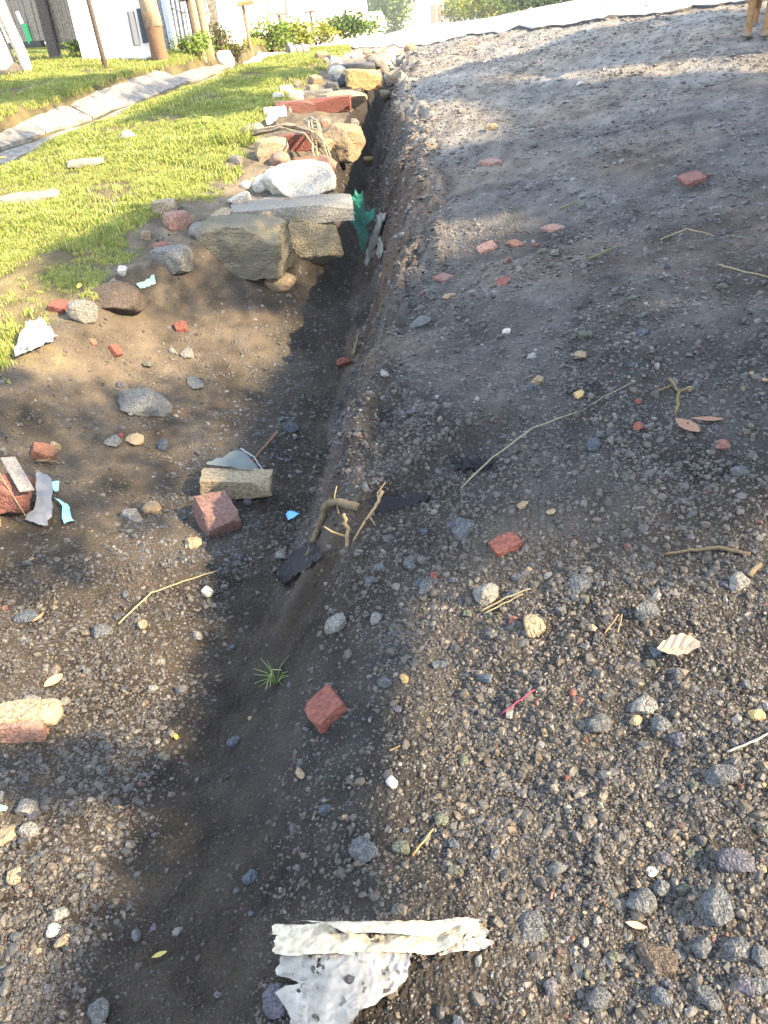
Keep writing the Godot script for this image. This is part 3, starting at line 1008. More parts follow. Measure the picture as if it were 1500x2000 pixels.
func make_far_trees() -> void:
	var bark := mat("tree_bark", lin(0.16, 0.12, 0.09), 0.95, "blot", 2.0, 0.6)
	var pale := mat("pale_bark", lin(0.62, 0.56, 0.46), 0.9, "blot", 3.0, 0.5)
	far_tree("broadleaf_tree", Vector2(3.976, 110.00), 12.0, 0.35, Vector3(5.0, 6.0, 4.5), 5200, 0.55, "big green tree behind the white van at street end", "green", bark)
	far_tree("broadleaf_tree", Vector2(5.020, 95.00), 5.0, 0.2, Vector3(2.4, 3.0, 2.4), 2600, 0.4, "yellow green lower tree behind the small car", "yellowgreen", bark)
	far_tree("broadleaf_tree", Vector2(0.935, 125.00), 11.0, 0.3, Vector3(4.5, 5.0, 4.0), 2600, 0.6, "green tree rising behind the far end of white wall", "deep", bark)
	far_tree("tall_tree", Vector2(12.087, 120.00), 11.0, 0.8, Vector3(2.0, 6.5, 2.0), 2400, 0.5, "tall narrow tree with a pinkish trunk right of the white house", "bluegreen", mat("pink_bark", lin(0.45, 0.30, 0.24), 0.9, "blot", 2.0))
	far_tree("broadleaf_tree", Vector2(15.206, 120.00), 6.0, 0.3, Vector3(3.6, 4.0, 3.0), 3000, 0.5, "dark green rounded tree left of the yellow bank bushes", "bluegreen", bark)
	far_tree("broadleaf_tree", Vector2(23.547, 150.00), 9.0, 0.3, Vector3(7.0, 4.5, 4.0), 2500, 0.6, "dark tree mass behind the yellow bank bushes", "deep", bark)
	# white house far off between the trees
	var h := thing("white_house", "bright white gabled house far down the street between trees", "house", gp(Vector2(8.163, 104.00), -0.5), 0.1)
	var wl := mat("house_white", lin(0.82, 0.82, 0.80), 0.9)
	obj("wall", box_mesh(Vector3(4.6, 3.6, 5.0), 0.03), wl, h)
	var pm := PrismMesh.new()
	pm.size = Vector3(5.0, 2.2, 5.4)
	var rf := obj("roof", pm, mat("house_roof", lin(0.6, 0.58, 0.56), 0.8), h)
	rf.position.y = 4.7
	for k in 2:
		var dr := obj("doorway", box_mesh(Vector3(0.55, 1.9, 0.1), 0.02), mat("door_brown", lin(0.16, 0.10, 0.07), 0.8), h)
		dr.position = Vector3(1.2 + 0.75 * k, 0.5, 2.52)
	# bushes on the bank across the street
	var i := 0
	for s in [[905, 62, "yellow"], [940, 56, "yellow"], [975, 50, "yellow"], [1010, 46, "yellowgreen"], [1045, 43, "green"], [1085, 40, "green"], [1130, 37, "green"], [1180, 34, "bluegreen"]]:
		var q := Vector2.ZERO
		match i:
			0: q = Vector2(8.357, 66.00)
			1: q = Vector2(8.467, 58.00)
			2: q = Vector2(8.596, 52.00)
			3: q = Vector2(8.861, 48.00)
			4: q = Vector2(9.092, 44.00)
			5: q = Vector2(9.487, 41.00)
			6: q = Vector2(9.835, 38.00)
			7: q = Vector2(10.395, 36.00)
		bush("bush", q, Vector3(2.0, 1.1, 1.2), 1700, 0.22, ["first yellow bush on the far bank, next to the rounded dark tree", "second yellow bush on the far bank", "bright yellow bush in the middle of the far bank", "yellow green bush on the far bank where colour turns", "green bush on the far bank right of the yellow ones", "green bush near the top edge of the photo, far bank", "dense green bush at the top edge, far bank", "last bluish green bush on the far bank"][i], s[2])
		i += 1

	# the pale tree at the left edge with amber leaves
	var q1: Vector2 = Vector2(-3.163, 8.623)
	var t := thing("pale_tree", "pale two stemmed tree at the left edge with yellow leaves", "tree", gp(q1))
	obj("trunk", tube_mesh(PackedVector3Array([Vector3(-0.02, -0.1, 0), Vector3(-0.04, 0.15, 0), Vector3(-0.09, 0.5, 0), Vector3(-0.13, 1.0, 0), Vector3(-0.2, 1.9, -0.05)]), 0.12, 0.08, 12, 0.2), pale, t)
	obj("trunk", tube_mesh(PackedVector3Array([Vector3(0.17, -0.1, 0.01), Vector3(0.15, 0.15, 0.02), Vector3(0.10, 0.42, 0.03), Vector3(0.06, 0.7, 0.05), Vector3(0.04, 1.2, 0.05), Vector3(0.1, 2.0, 0.05)]), 0.05, 0.065, 10, 0.2), pale, t)
	obj("root_flare", rock(77, 7, Vector3(0.34, 0.22, 0.22), 2, 0.12), mat("hollow_shade", lin(0.14, 0.12, 0.10), 0.95, "blot", 5.0, 0.5), t)  # joins the stems; its dark tone paints the shaded hollow between them
	var st := begin()
	leaves(st, Vector3(-0.02, 0.98, 0.22), Vector3(0.26, 0.13, 0.18), 260, 0.055, "amber")
	leaves(st, Vector3(-0.1, 2.2, 0.0), Vector3(0.9, 0.7, 0.8), 2200, 0.07, "amber")
	obj("crown", finish(st), leaf_mat("leaf", Color.WHITE, 0.6, true), t)


# ---------------------------------------------------------------- cars far down the street
func make_cars() -> void:
	car(Vector2(2.392, 88.00), "white van seen end on beside the far hedge", lin(0.42, 0.42, 0.41), 1.75, 1.9, 4.4, -0.35)
	car(Vector2(4.449, 100.00), "small pale car behind the white van, dark windscreen showing", lin(0.30, 0.31, 0.33), 1.62, 1.42, 3.8, -0.1)


func car(q: Vector2, label: String, paint: Color, wide: float, high: float, long: float, turn: float) -> void:
	var o := thing("parked_car", label, "car", gp(q), turn, "cars at the end of the street")
	var pm := mat("paint_%d" % int(paint.r * 1000), paint, 0.3)
	var glass := mat("car_glass", lin(0.008, 0.009, 0.011), 0.7)
	var rubber := mat("rubber", lin(0.02, 0.02, 0.02), 0.9)
	var waist := high * 0.52
	var st := begin()
	# side outline of body with bonnet, swept through the width and pinched at the roof
	var out := [Vector2(-0.5, 0.16), Vector2(-0.5, 0.50), Vector2(-0.44, 0.56), Vector2(-0.30, 0.96), Vector2(-0.24, 1.0), Vector2(0.20, 1.0), Vector2(0.30, 0.94), Vector2(0.40, 0.60), Vector2(0.49, 0.50), Vector2(0.5, 0.18)]
	st.set_smooth_group(-1)
	for i in out.size():
		var a: Vector2 = out[i]
		var b: Vector2 = out[(i + 1) % out.size()]
		var wa := wide * 0.5 * (1.0 if a.y < 0.62 else 0.82)
		var wb := wide * 0.5 * (1.0 if b.y < 0.62 else 0.82)
		quad(st, Vector3(-wa, a.y * high, a.x * long), Vector3(wa, a.y * high, a.x * long), Vector3(wb, b.y * high, b.x * long), Vector3(-wb, b.y * high, b.x * long))
	for s in [-1.0, 1.0]:
		for i in range(1, out.size() - 1):
			var pts := []
			for k in [0, i, i + 1]:
				var a: Vector2 = out[k]
				pts.append(Vector3(s * wide * 0.5 * (1.0 if a.y < 0.62 else 0.82), a.y * high, a.x * long))
			tri(st, pts[0], pts[1], pts[2])
	obj("body", finish(st), pm, o)
	for e in [[1.0, "windscreen"], [-1.0, "rear_window"]]:
		var w := obj(e[1], box_mesh(Vector3(wide * 0.72, high * 0.30, 0.03), 0.0), glass, o)
		w.position = Vector3(0, high * 0.62, e[0] * long * (0.385 if e[0] > 0 else 0.415))
		w.rotation.x = -e[0] * 0.62 * (1.0 if e[0] > 0 else 0.7)
	for s in [-1.0, 1.0]:
		var sw := obj("side_window", box_mesh(Vector3(0.03, high * 0.28, long * 0.48), 0.0), glass, o)
		sw.position = Vector3(s * wide * 0.445, high * 0.63, 0)
		sw.rotation.z = s * 0.26
		var hl := obj("headlight", box_mesh(Vector3(0.3, 0.14, 0.05), 0.02), mat("lamp_glass", lin(0.7, 0.7, 0.68), 0.1), o)
		hl.position = Vector3(s * wide * 0.34, high * 0.40, long * 0.495)
		var tl := obj("tail_light", box_mesh(Vector3(0.22, 0.16, 0.05), 0.02), mat("tail_red", lin(0.35, 0.02, 0.02), 0.2), o)
		tl.position = Vector3(s * wide * 0.37, high * 0.38, -long * 0.50)
		for z in [-0.31, 0.32]:
			var cy := CylinderMesh.new()
			cy.top_radius = 0.3
			cy.bottom_radius = 0.3
			cy.height = 0.18
			cy.radial_segments = 20
			var wh := obj("wheel", cy, rubber, o)
			wh.rotation.z = PI / 2
			wh.position = Vector3(s * (wide * 0.5 - 0.06), 0.3, z * long)
			var rim := CylinderMesh.new()
			rim.top_radius = 0.19
			rim.bottom_radius = 0.19
			rim.height = 0.02
			var rr := obj("rim", rim, mat("rim_metal", lin(0.5, 0.5, 0.5), 0.3), wh)
			rr.position.y = -s * 0.095
	var bp := obj("bumper", box_mesh(Vector3(wide * 0.96, 0.16, 0.08), 0.03), mat("bumper", lin(0.10, 0.10, 0.10), 0.6), o)
	bp.position = Vector3(0, high * 0.19, long * 0.5)
	var pl := obj("number_plate_blank", box_mesh(Vector3(0.4, 0.1, 0.02)), mat("white_plastic", lin(0.75, 0.75, 0.74), 0.5), o)
	pl.position = Vector3(0, high * 0.23, long * 0.545)


# ---------------------------------------------------------------- stones, bricks, rubble
const TONES := {
	"grey": Vector3(0.15, 0.155, 0.155), "blue": Vector3(0.105, 0.125, 0.15), "pale": Vector3(0.30, 0.285, 0.25), "tan": Vector3(0.26, 0.195, 0.12), "white": Vector3(0.36, 0.33, 0.27),
	"brown": Vector3(0.13, 0.10, 0.075), "yellow": Vector3(0.40, 0.28, 0.12), "green": Vector3(0.15, 0.16, 0.115), "brick": Vector3(0.135, 0.046, 0.032), "darkbrick": Vector3(0.14, 0.06, 0.045),
	"salmon": Vector3(0.20, 0.115, 0.085), "orange": Vector3(0.16, 0.072, 0.042), "mortar": Vector3(0.225, 0.178, 0.112), "concrete": Vector3(0.19, 0.175, 0.145), "olive": Vector3(0.155, 0.138, 0.095), "mauve": Vector3(0.145, 0.08, 0.064), "purple": Vector3(0.13, 0.125, 0.15),
}

func stone_mat(tone: String) -> StandardMaterial3D:
	var v: Vector3 = TONES[tone] * 1.45
	var fine := tone in ["brick", "darkbrick", "salmon", "orange", "mauve", "concrete", "mortar", "white"]
	if tone in ["olive", "tan", "yellow"]:
		return mat("stone_" + tone, lin(v.x, v.y, v.z), 0.9, "grain", 4.0, 1.4)
	return mat("stone_" + tone, lin(v.x, v.y, v.z), 0.85, "speck" if not fine else "blot", 7.0 if not fine else 6.0, 0.9 if not fine else 0.5)


# a stone lying at q: its footprint w wide, hr of that high, sunk a little into the ground
func lay(called: String, q: Vector2, w: float, hr: float, tone: String, label: String, category: String, sd: int, boxy := 0.0, deep := 0.85, yaw := -99.0, sunk := 0.38, group := "") -> Node3D:
	var size := Vector3(w, w * hr, w * deep)
	var m := rock(sd, 11 if w > 0.05 else 7, size, 12 if boxy < 0.5 else 4, 0.085 if boxy < 0.5 else 0.035, boxy, 0.64 if boxy < 0.5 else 0.82)
	var o := tag(obj(called, m, stone_mat(tone)), label, category, group)
	var y := yaw if yaw > -90.0 else rng.randf() * TAU
	o.basis = flat_turn(y, gn(q)) * Basis(Vector3.RIGHT, rng.randf_range(-0.12, 0.12))
	o.position = gp(q, size.y * (0.5 - sunk))
	return o


# a bigger rock seen from the side: q is where its near face meets the ground
func boulder(called: String, q: Vector2, size: Vector3, tone: String, label: String, category: String, sd: int, boxy: float, yaw: float, tilt := 0.0, sunk := 0.12, cuts := 7) -> MeshInstance3D:
	var m := rock(sd, 34 if size.x > 0.25 else 18, size, cuts + 3, 0.05 if boxy < 0.9 else 0.03, boxy, 0.66 if boxy < 0.5 else 0.78)
	var o := tag(obj(called, m, stone_mat(tone)), label, category)
	o.basis = Basis(Vector3.UP, yaw) * Basis(Vector3.BACK, tilt)
	o.position = gp(q, 0.0) + Vector3(0, size.y * (0.5 - sunk), -size.z * 0.42)
	return o


func make_rubble() -> void:
	var a := boulder("boulder", Vector2(-0.575, 3.911), Vector3(0.41, 0.25, 0.28), "olive", "biggest rock, olive brown block with a slanting left face", "boulder", 3, 0.82, -0.25, -0.06, 0.06, 5)
	a.position.y += 0.01
	boulder("boulder", Vector2(-0.266, 4.174), Vector3(0.28, 0.33, 0.26), "olive", "cracked olive boulder wedged against the right of the biggest rock", "boulder", 12, 0.35, 0.3, 0.3, 0.1)
	var sl := boulder("concrete_slab", Vector2(-0.352, 4.239), Vector3(0.62, 0.09, 0.34), "concrete", "flat pale concrete slab lying behind the two olive boulders", "slab", 5, 0.97, 0.06, 0.0, 0.0, 3)
	sl.position.y += 0.03
	boulder("boulder", Vector2(-0.323, 4.482), Vector3(0.40, 0.23, 0.36), "white", "sun bleached white boulder behind the concrete slab", "boulder", 8, 0.25, 0.2, 0.06, 0.15)
	boulder("boulder", Vector2(-0.118, 5.620), Vector3(0.36, 0.24, 0.30), "tan", "rounded brown rock above the gully, behind the white boulder", "boulder", 17, 0.35, -0.3, -0.05, 0.12)
	boulder("stone_block", Vector2(0.109, 7.673), Vector3(0.30, 0.15, 0.24), "yellow", "yellow sandstone block at the far top of the gully", "stone block", 20, 0.85, 0.1, -0.08, 0.1, 4)
	boulder("mortar_lump", Vector2(-0.078, 6.798), Vector3(0.42, 0.13, 0.26), "mortar", "pale mortar lump with red brick in its front", "masonry", 23, 0.5, -0.1, 0.05, 0.1)
	var rb := boulder("brick", Vector2(-0.178, 6.610), Vector3(0.34, 0.10, 0.14), "brick", "long red brick masonry face under the pale mortar lump", "brick", 24, 0.95, -0.08, 0.02, 0.2, 3)
	rb.position.y += 0.01
	boulder("brick", Vector2(-0.424, 6.596), Vector3(0.30, 0.09, 0.14), "darkbrick", "dark red brick half buried at the grass edge, left of the masonry", "brick", 25, 0.92, 0.05, 0.0, 0.2, 3)
	boulder("brick", Vector2(-0.354, 5.482), Vector3(0.22, 0.11, 0.14), "brick", "red brick in mortar under the dry palm strips", "brick", 26, 0.95, 0.0, 0.0, 0.12, 3)
	boulder("mortar_lump", Vector2(-0.509, 5.223), Vector3(0.20, 0.14, 0.16), "mortar", "tan masonry chunk at the left end of the dry palm strips", "masonry", 27, 0.8, 0.2)
	boulder("brick", Vector2(-0.290, 4.903), Vector3(0.13, 0.09, 0.12), "orange", "bright orange brick end peeping out above the white boulder", "brick", 28, 0.9, 0.3)
	boulder("mortar_lump", Vector2(-0.188, 5.014), Vector3(0.17, 0.13, 0.15), "salmon", "pinkish mortar chunk right of the orange brick end", "masonry", 29, 0.4, 0.7)
	boulder("stone", Vector2(-0.003, 6.537), Vector3(0.12, 0.09, 0.10), "pale", "small cream stone on the right shoulder of the brown rock", "stone", 30, 0.2, 0.7)
	boulder("stone", Vector2(0.068, 6.718), Vector3(0.13, 0.07, 0.1), "yellow", "yellowish stone tip sticking out right of the brown rock", "stone", 31, 0.2, 0.4)
	boulder("slab_piece", Vector2(-0.297, 7.326), Vector3(0.30, 0.04, 0.18), "pale", "thin pale slab piece at the edge of the shaded grass", "slab", 32, 0.9, 0.1)
	boulder("stone", Vector2(-0.169, 7.509), Vector3(0.14, 0.10, 0.12), "grey", "dark grey lump left of the yellow sandstone block", "stone", 33, 0.4, 0.1)
	boulder("stone", Vector2(-0.083, 7.741), Vector3(0.15, 0.12, 0.12), "blue", "second grey lump touching the yellow sandstone block", "stone", 34, 0.4, 0.1)
	boulder("slab_piece", Vector2(0.037, 8.823), Vector3(0.42, 0.07, 0.3), "grey", "flat grey slab behind the yellow sandstone block", "slab", 35, 0.9, 0.1)
	boulder("soil_clod", Vector2(-0.434, 3.902), Vector3(0.18, 0.10, 0.13), "tan", "crumbly tan soil clod at the foot of the biggest rock", "clod", 36, 0.0, 0.3)
	boulder("stone_block", Vector2(-0.893, 3.752), Vector3(0.165, 0.11, 0.12), "pale", "pale grey block on the shaded bank left of the biggest rock", "stone block", 37, 0.8, -0.35, 0.0, 0.05, 5)
	boulder("stone_block", Vector2(-0.909, 4.081), Vector3(0.12, 0.09, 0.1), "salmon", "pinkish cream block at the grass edge above the pale grey block", "stone block", 38, 0.7, 0.5)
	boulder("stone_block", Vector2(-0.990, 4.239), Vector3(0.12, 0.07, 0.1), "mortar", "flat tan block behind the pinkish cream block", "stone block", 39, 0.8, 0.1)
	boulder("stone", Vector2(-1.161, 3.183), Vector3(0.12, 0.10, 0.1), "pale", "pale knobbly stone right of the flat red brick at the grass edge", "stone", 40, 0.3, 0.2)
	boulder("soil_mound", Vector2(-1.073, 3.348), Vector3(0.26, 0.15, 0.2), "brown", "smooth brown mound of hard soil right of the pale knobbly stone", "mound", 41, 0.0, 0.2, 0.0, 0.25)
	boulder("stone", Vector2(-0.524, 4.688), Vector3(0.16, 0.1, 0.14), "white", "bleached stone at the left foot of the white boulder", "stone", 42, 0.2, 0.2)
	boulder("stone", Vector2(-0.625, 4.408), Vector3(0.14, 0.09, 0.12), "white", "bleached stone at the grass edge left of the slab", "stone", 43, 0.2, 0.9)
	boulder("stone", Vector2(-0.689, 4.151), Vector3(0.13, 0.08, 0.12), "mortar", "cracked tan lump just above the biggest rock", "stone", 44, 0.4, 0.9)
	boulder("stone", Vector2(-1.543, 5.983), Vector3(0.11, 0.07, 0.09), "white", "white stone lying alone in the sunny grass", "stone", 45, 0.1, 0.9)
	boulder("concrete_slab", Vector2(-1.850, 4.698), Vector3(0.34, 0.05, 0.24), "concrete", "bleached flat slab showing through the sunny grass at left", "slab", 46, 0.8, 0.3)
	boulder("concrete_slab", Vector2(-1.669, 5.307), Vector3(0.22, 0.04, 0.16), "concrete", "smaller bleached slab in the sunny grass, further right", "slab", 47, 0.8, 0.3)
	# nameless pieces of the rubble bank
	for i in 74:
		var d := rng.randf_range(3.9, 11.5)
		var x0 := tab("XE", d) - 0.1
		var x1 := tab("XR", d) + 0.06
		if d > 8.0:
			x1 = tab("XC", d) - 0.1
		var q := Vector2(lerpf(x0, x1, rng.randf()), d)
		var w := rng.randf_range(0.045, 0.13) * (1.0 if d < 8.0 else 1.5)
		var tone := rng.randi() % 6
		var o := tag(obj("rubble_chunk", rock(200 + i % 20, 7, Vector3(w, w * rng.randf_range(0.5, 0.8), w * 0.8), 8, 0.06, [0.0, 0.3, 0.8][i % 3]), stone_mat(["pale", "mortar", "tan", "white", "salmon", "concrete"][tone])), rubble_label(q, w, ["pale grey", "cream", "tan", "bleached white", "pinkish", "concrete grey"][tone]), "rubble", "rubble along the gully bank")
		o.basis = Basis(Vector3.UP, rng.randf() * TAU) * Basis(Vector3.RIGHT, rng.randf_range(-0.4, 0.4))
		o.position = gp(q, w * 0.15)


func rubble_label(q: Vector2, w: float, tone: String) -> String:
	var size := "small" if w < 0.075 else ("fist sized" if w < 0.12 else "large")
	var x0 := tab("XE", q.y)
	var x1 := tab("XR", q.y)
	var across := "grass side" if q.x < lerpf(x0, x1, 0.4) else "gully side"
	var where := "beside the concrete slab"
	for s in [[4.6, "beside the white boulder"], [5.3, "beside the dry palm strips"], [6.3, "near the red brick masonry"], [7.4, "near the yellow sandstone block"], [8.6, "at the far end of the gully"], [9.8, "by the edge of the tarred road"]]:
		if q.y > s[0]:
			where = s[1]
	return "%s %s rubble chunk %s, %s" % [size, tone, where, across]


func stone_label(q: Vector2, w: float, tone: String) -> String:
	var size := "pebble sized" if w < 0.016 else ("walnut sized" if w < 0.026 else "egg sized")
	var g := tab("XG", q.y)
	var side := "on the left slope" if q.x < g - 0.12 else ("in the channel" if q.x < tab("XC", q.y) - 0.02 else ("in the right hand gravel" if q.x < tab("XC", q.y) + 0.35 else "towards the right edge"))
	var where := "level with the torn paper"
	for s in [[0.75, "just above the torn paper"], [1.0, "level with the flat red brick"], [1.35, "level with the faceted pale stone"], [1.8, "level with the dusky half brick"], [2.3, "level with the largest loose stone"], [2.9, "level with the sunlit sand"], [3.6, "level with the biggest boulder"]]:
		if q.y > s[0]:
			where = s[1]
	return "%s %s stone %s, %s" % [size, tone, side, where]


func make_bricks() -> void:
	var b1 := thing("brick", "salmon brick lump with a cream mortar end at the left edge", "brick", gp(Vector2(-0.840, 1.242), 0.018), 0.10)
	obj("brick_body", rock(50, 10, Vector3(0.145, 0.055, 0.075), 3, 0.03, 0.95), stone_mat("salmon"), b1)
	var e := obj("mortar_end", rock(51, 9, Vector3(0.06, 0.045, 0.06), 6, 0.08, 0.4), stone_mat("mortar"), b1)
	e.position = Vector3(0.075, 0.008, -0.012)
	var tp := obj("mortar_skin", rock(52, 9, Vector3(0.13, 0.018, 0.06), 3, 0.1, 0.8), stone_mat("mortar"), b1)
	tp.position = Vector3(0.0, 0.026, -0.008)
	lay("brick_piece", Vector2(-0.147, 1.140), 0.072, 0.5, "brick", "flat red brick piece pressed into the mud below the pale chip", "brick", 53, 0.93, 1.05, 0.5, 0.25)
	var hb := lay("half_brick", Vector2(-0.534, 2.157), 0.108, 0.75, "mauve", "dusky red half brick leaning against the mortar covered brick", "brick", 54, 0.96, 1.25, 0.55, 0.05)
	hb.rotate_object_local(Vector3.RIGHT, 0.25)
	var mb := lay("mortar_brick", Vector2(-0.486, 2.338), 0.237, 0.27, "mortar", "mortar covered brick lying across the channel under a grey film", "brick", 55, 0.97, 0.40, 0.02, -0.02)
	mb.position.y += 0.005
	lay("brick_chunk", Vector2(-1.140, 2.430), 0.077, 0.7, "orange", "rusty orange brick chunk above the bundle at the left edge", "brick", 56, 0.6, 0.9, 0.3)
	lay("stone", Vector2(-1.117, 2.485), 0.053, 0.8, "tan", "tan stone touching the rusty orange brick chunk", "stone", 57)
	lay("brick_piece", Vector2(0.271, 1.479), 0.068, 0.35, "brick", "flat brown red brick piece in the gravel right of the sticks", "brick", 58, 0.9, 0.75, 0.3)
	lay("brick_crumb", Vector2(0.105, 1.448), 0.026, 0.7, "brick", "bright red crumb between the sticks and the faceted pale stone", "brick", 59)
	lay("brick_crumb", Vector2(0.321, 1.051), 0.019, 0.8, "brick", "red crumb right of the pink straw", "brick", 60)
	lay("brick_piece", Vector2(0.481, 3.161), 0.076, 0.22, "salmon", "pinkish brick flake at the left of the three in the sunny patch", "brick", 61, 0.8)
	lay("brick_piece", Vector2(0.589, 3.138), 0.060, 0.22, "orange", "orange brown brick flake in the middle of the sunny patch", "brick", 62, 0.8)
	lay("brick_crumb", Vector2(0.665, 3.091), 0.025, 0.8, "brick", "tiny bright red crumb right of the orange brown flake", "brick", 63)
	lay("brick_piece", Vector2(0.751, 3.211), 0.085, 0.22, "salmon", "pale red brick piece at the far end of the sunny patch", "brick", 64, 0.8)
	lay("brick_piece", Vector2(0.285, 2.934), 0.057, 0.22, "mauve", "rosy brick piece standing by the rim of the bank", "brick", 65, 0.8, 1.2)
	lay("brick_piece", Vector2(0.480, 2.774), 0.058, 0.22, "brick", "dark red brick piece lying in a hollow with dry leaves", "brick", 66, 0.8)
	lay("brick_piece", Vector2(1.327, 3.330), 0.098, 0.22, "darkbrick", "dull red brick on the shaded road towards the right", "brick", 67, 0.9)
	lay("brick_piece", Vector2(0.677, 4.317), 0.104, 0.22, "salmon", "faint pink brick flake in the bluish shade", "brick", 68, 0.8)
	lay("brick_crumb", Vector2(0.675, 1.853), 0.021, 0.7, "brick", "red crumb left of the forked brown twig", "brick", 69)
	lay("brick_crumb", Vector2(0.647, 1.753), 0.031, 0.5, "brick", "red crumbs left of the curled brown leaf", "brick", 70)
	lay("brick_piece", Vector2(0.808, 1.636), 0.041, 0.22, "darkbrick", "dull red stain of crushed brick below the curled brown leaf", "brick", 71)
	lay("brick_piece", Vector2(-1.276, 3.291), 0.076, 0.5, "brick", "flat red brick at the grass edge on the left", "brick", 72, 0.9)
	lay("brick_piece", Vector2(-1.047, 3.149), 0.055, 0.6, "brick", "red brick bit in the sunlit sand, nearer one", "brick", 73, 0.7)
	lay("brick_piece", Vector2(-1.115, 3.113), 0.033, 0.6, "orange", "orange brick bit in the sunlit sand by white pebbles", "brick", 74, 0.5)
	lay("brick_piece", Vector2(-0.845, 3.498), 0.065, 0.5, "brick", "red brick bit in the sunlit sand, farther one", "brick", 75, 0.7)
	lay("brick_piece", Vector2(-0.954, 3.883), 0.073, 0.7, "darkbrick", "dull red brick end behind the pale grey block", "brick", 76, 0.8)
	lay("brick_crumb", Vector2(-0.686, 4.054), 0.035, 0.8, "orange", "bright orange crumb on the soil above the biggest rock", "brick", 77)
	lay("brick_crumb", Vector2(0.024, 4.840), 0.049, 0.8, "brick", "small red crumb below the green netting", "brick", 78)
	lay("brick_crumb", Vector2(-0.930, 2.615), 0.026, 0.8, "brick", "red crumb among grey stones in the channel", "brick", 79)
	var rr := lay("brick_piece", Vector2(-0.134, 3.471), 0.080, 0.5, "brick", "rusty brick sliver stuck in the bank with a broken stick", "brick", 80, 0.4, 0.5, 0.6)
	rr.position.y += 0.01


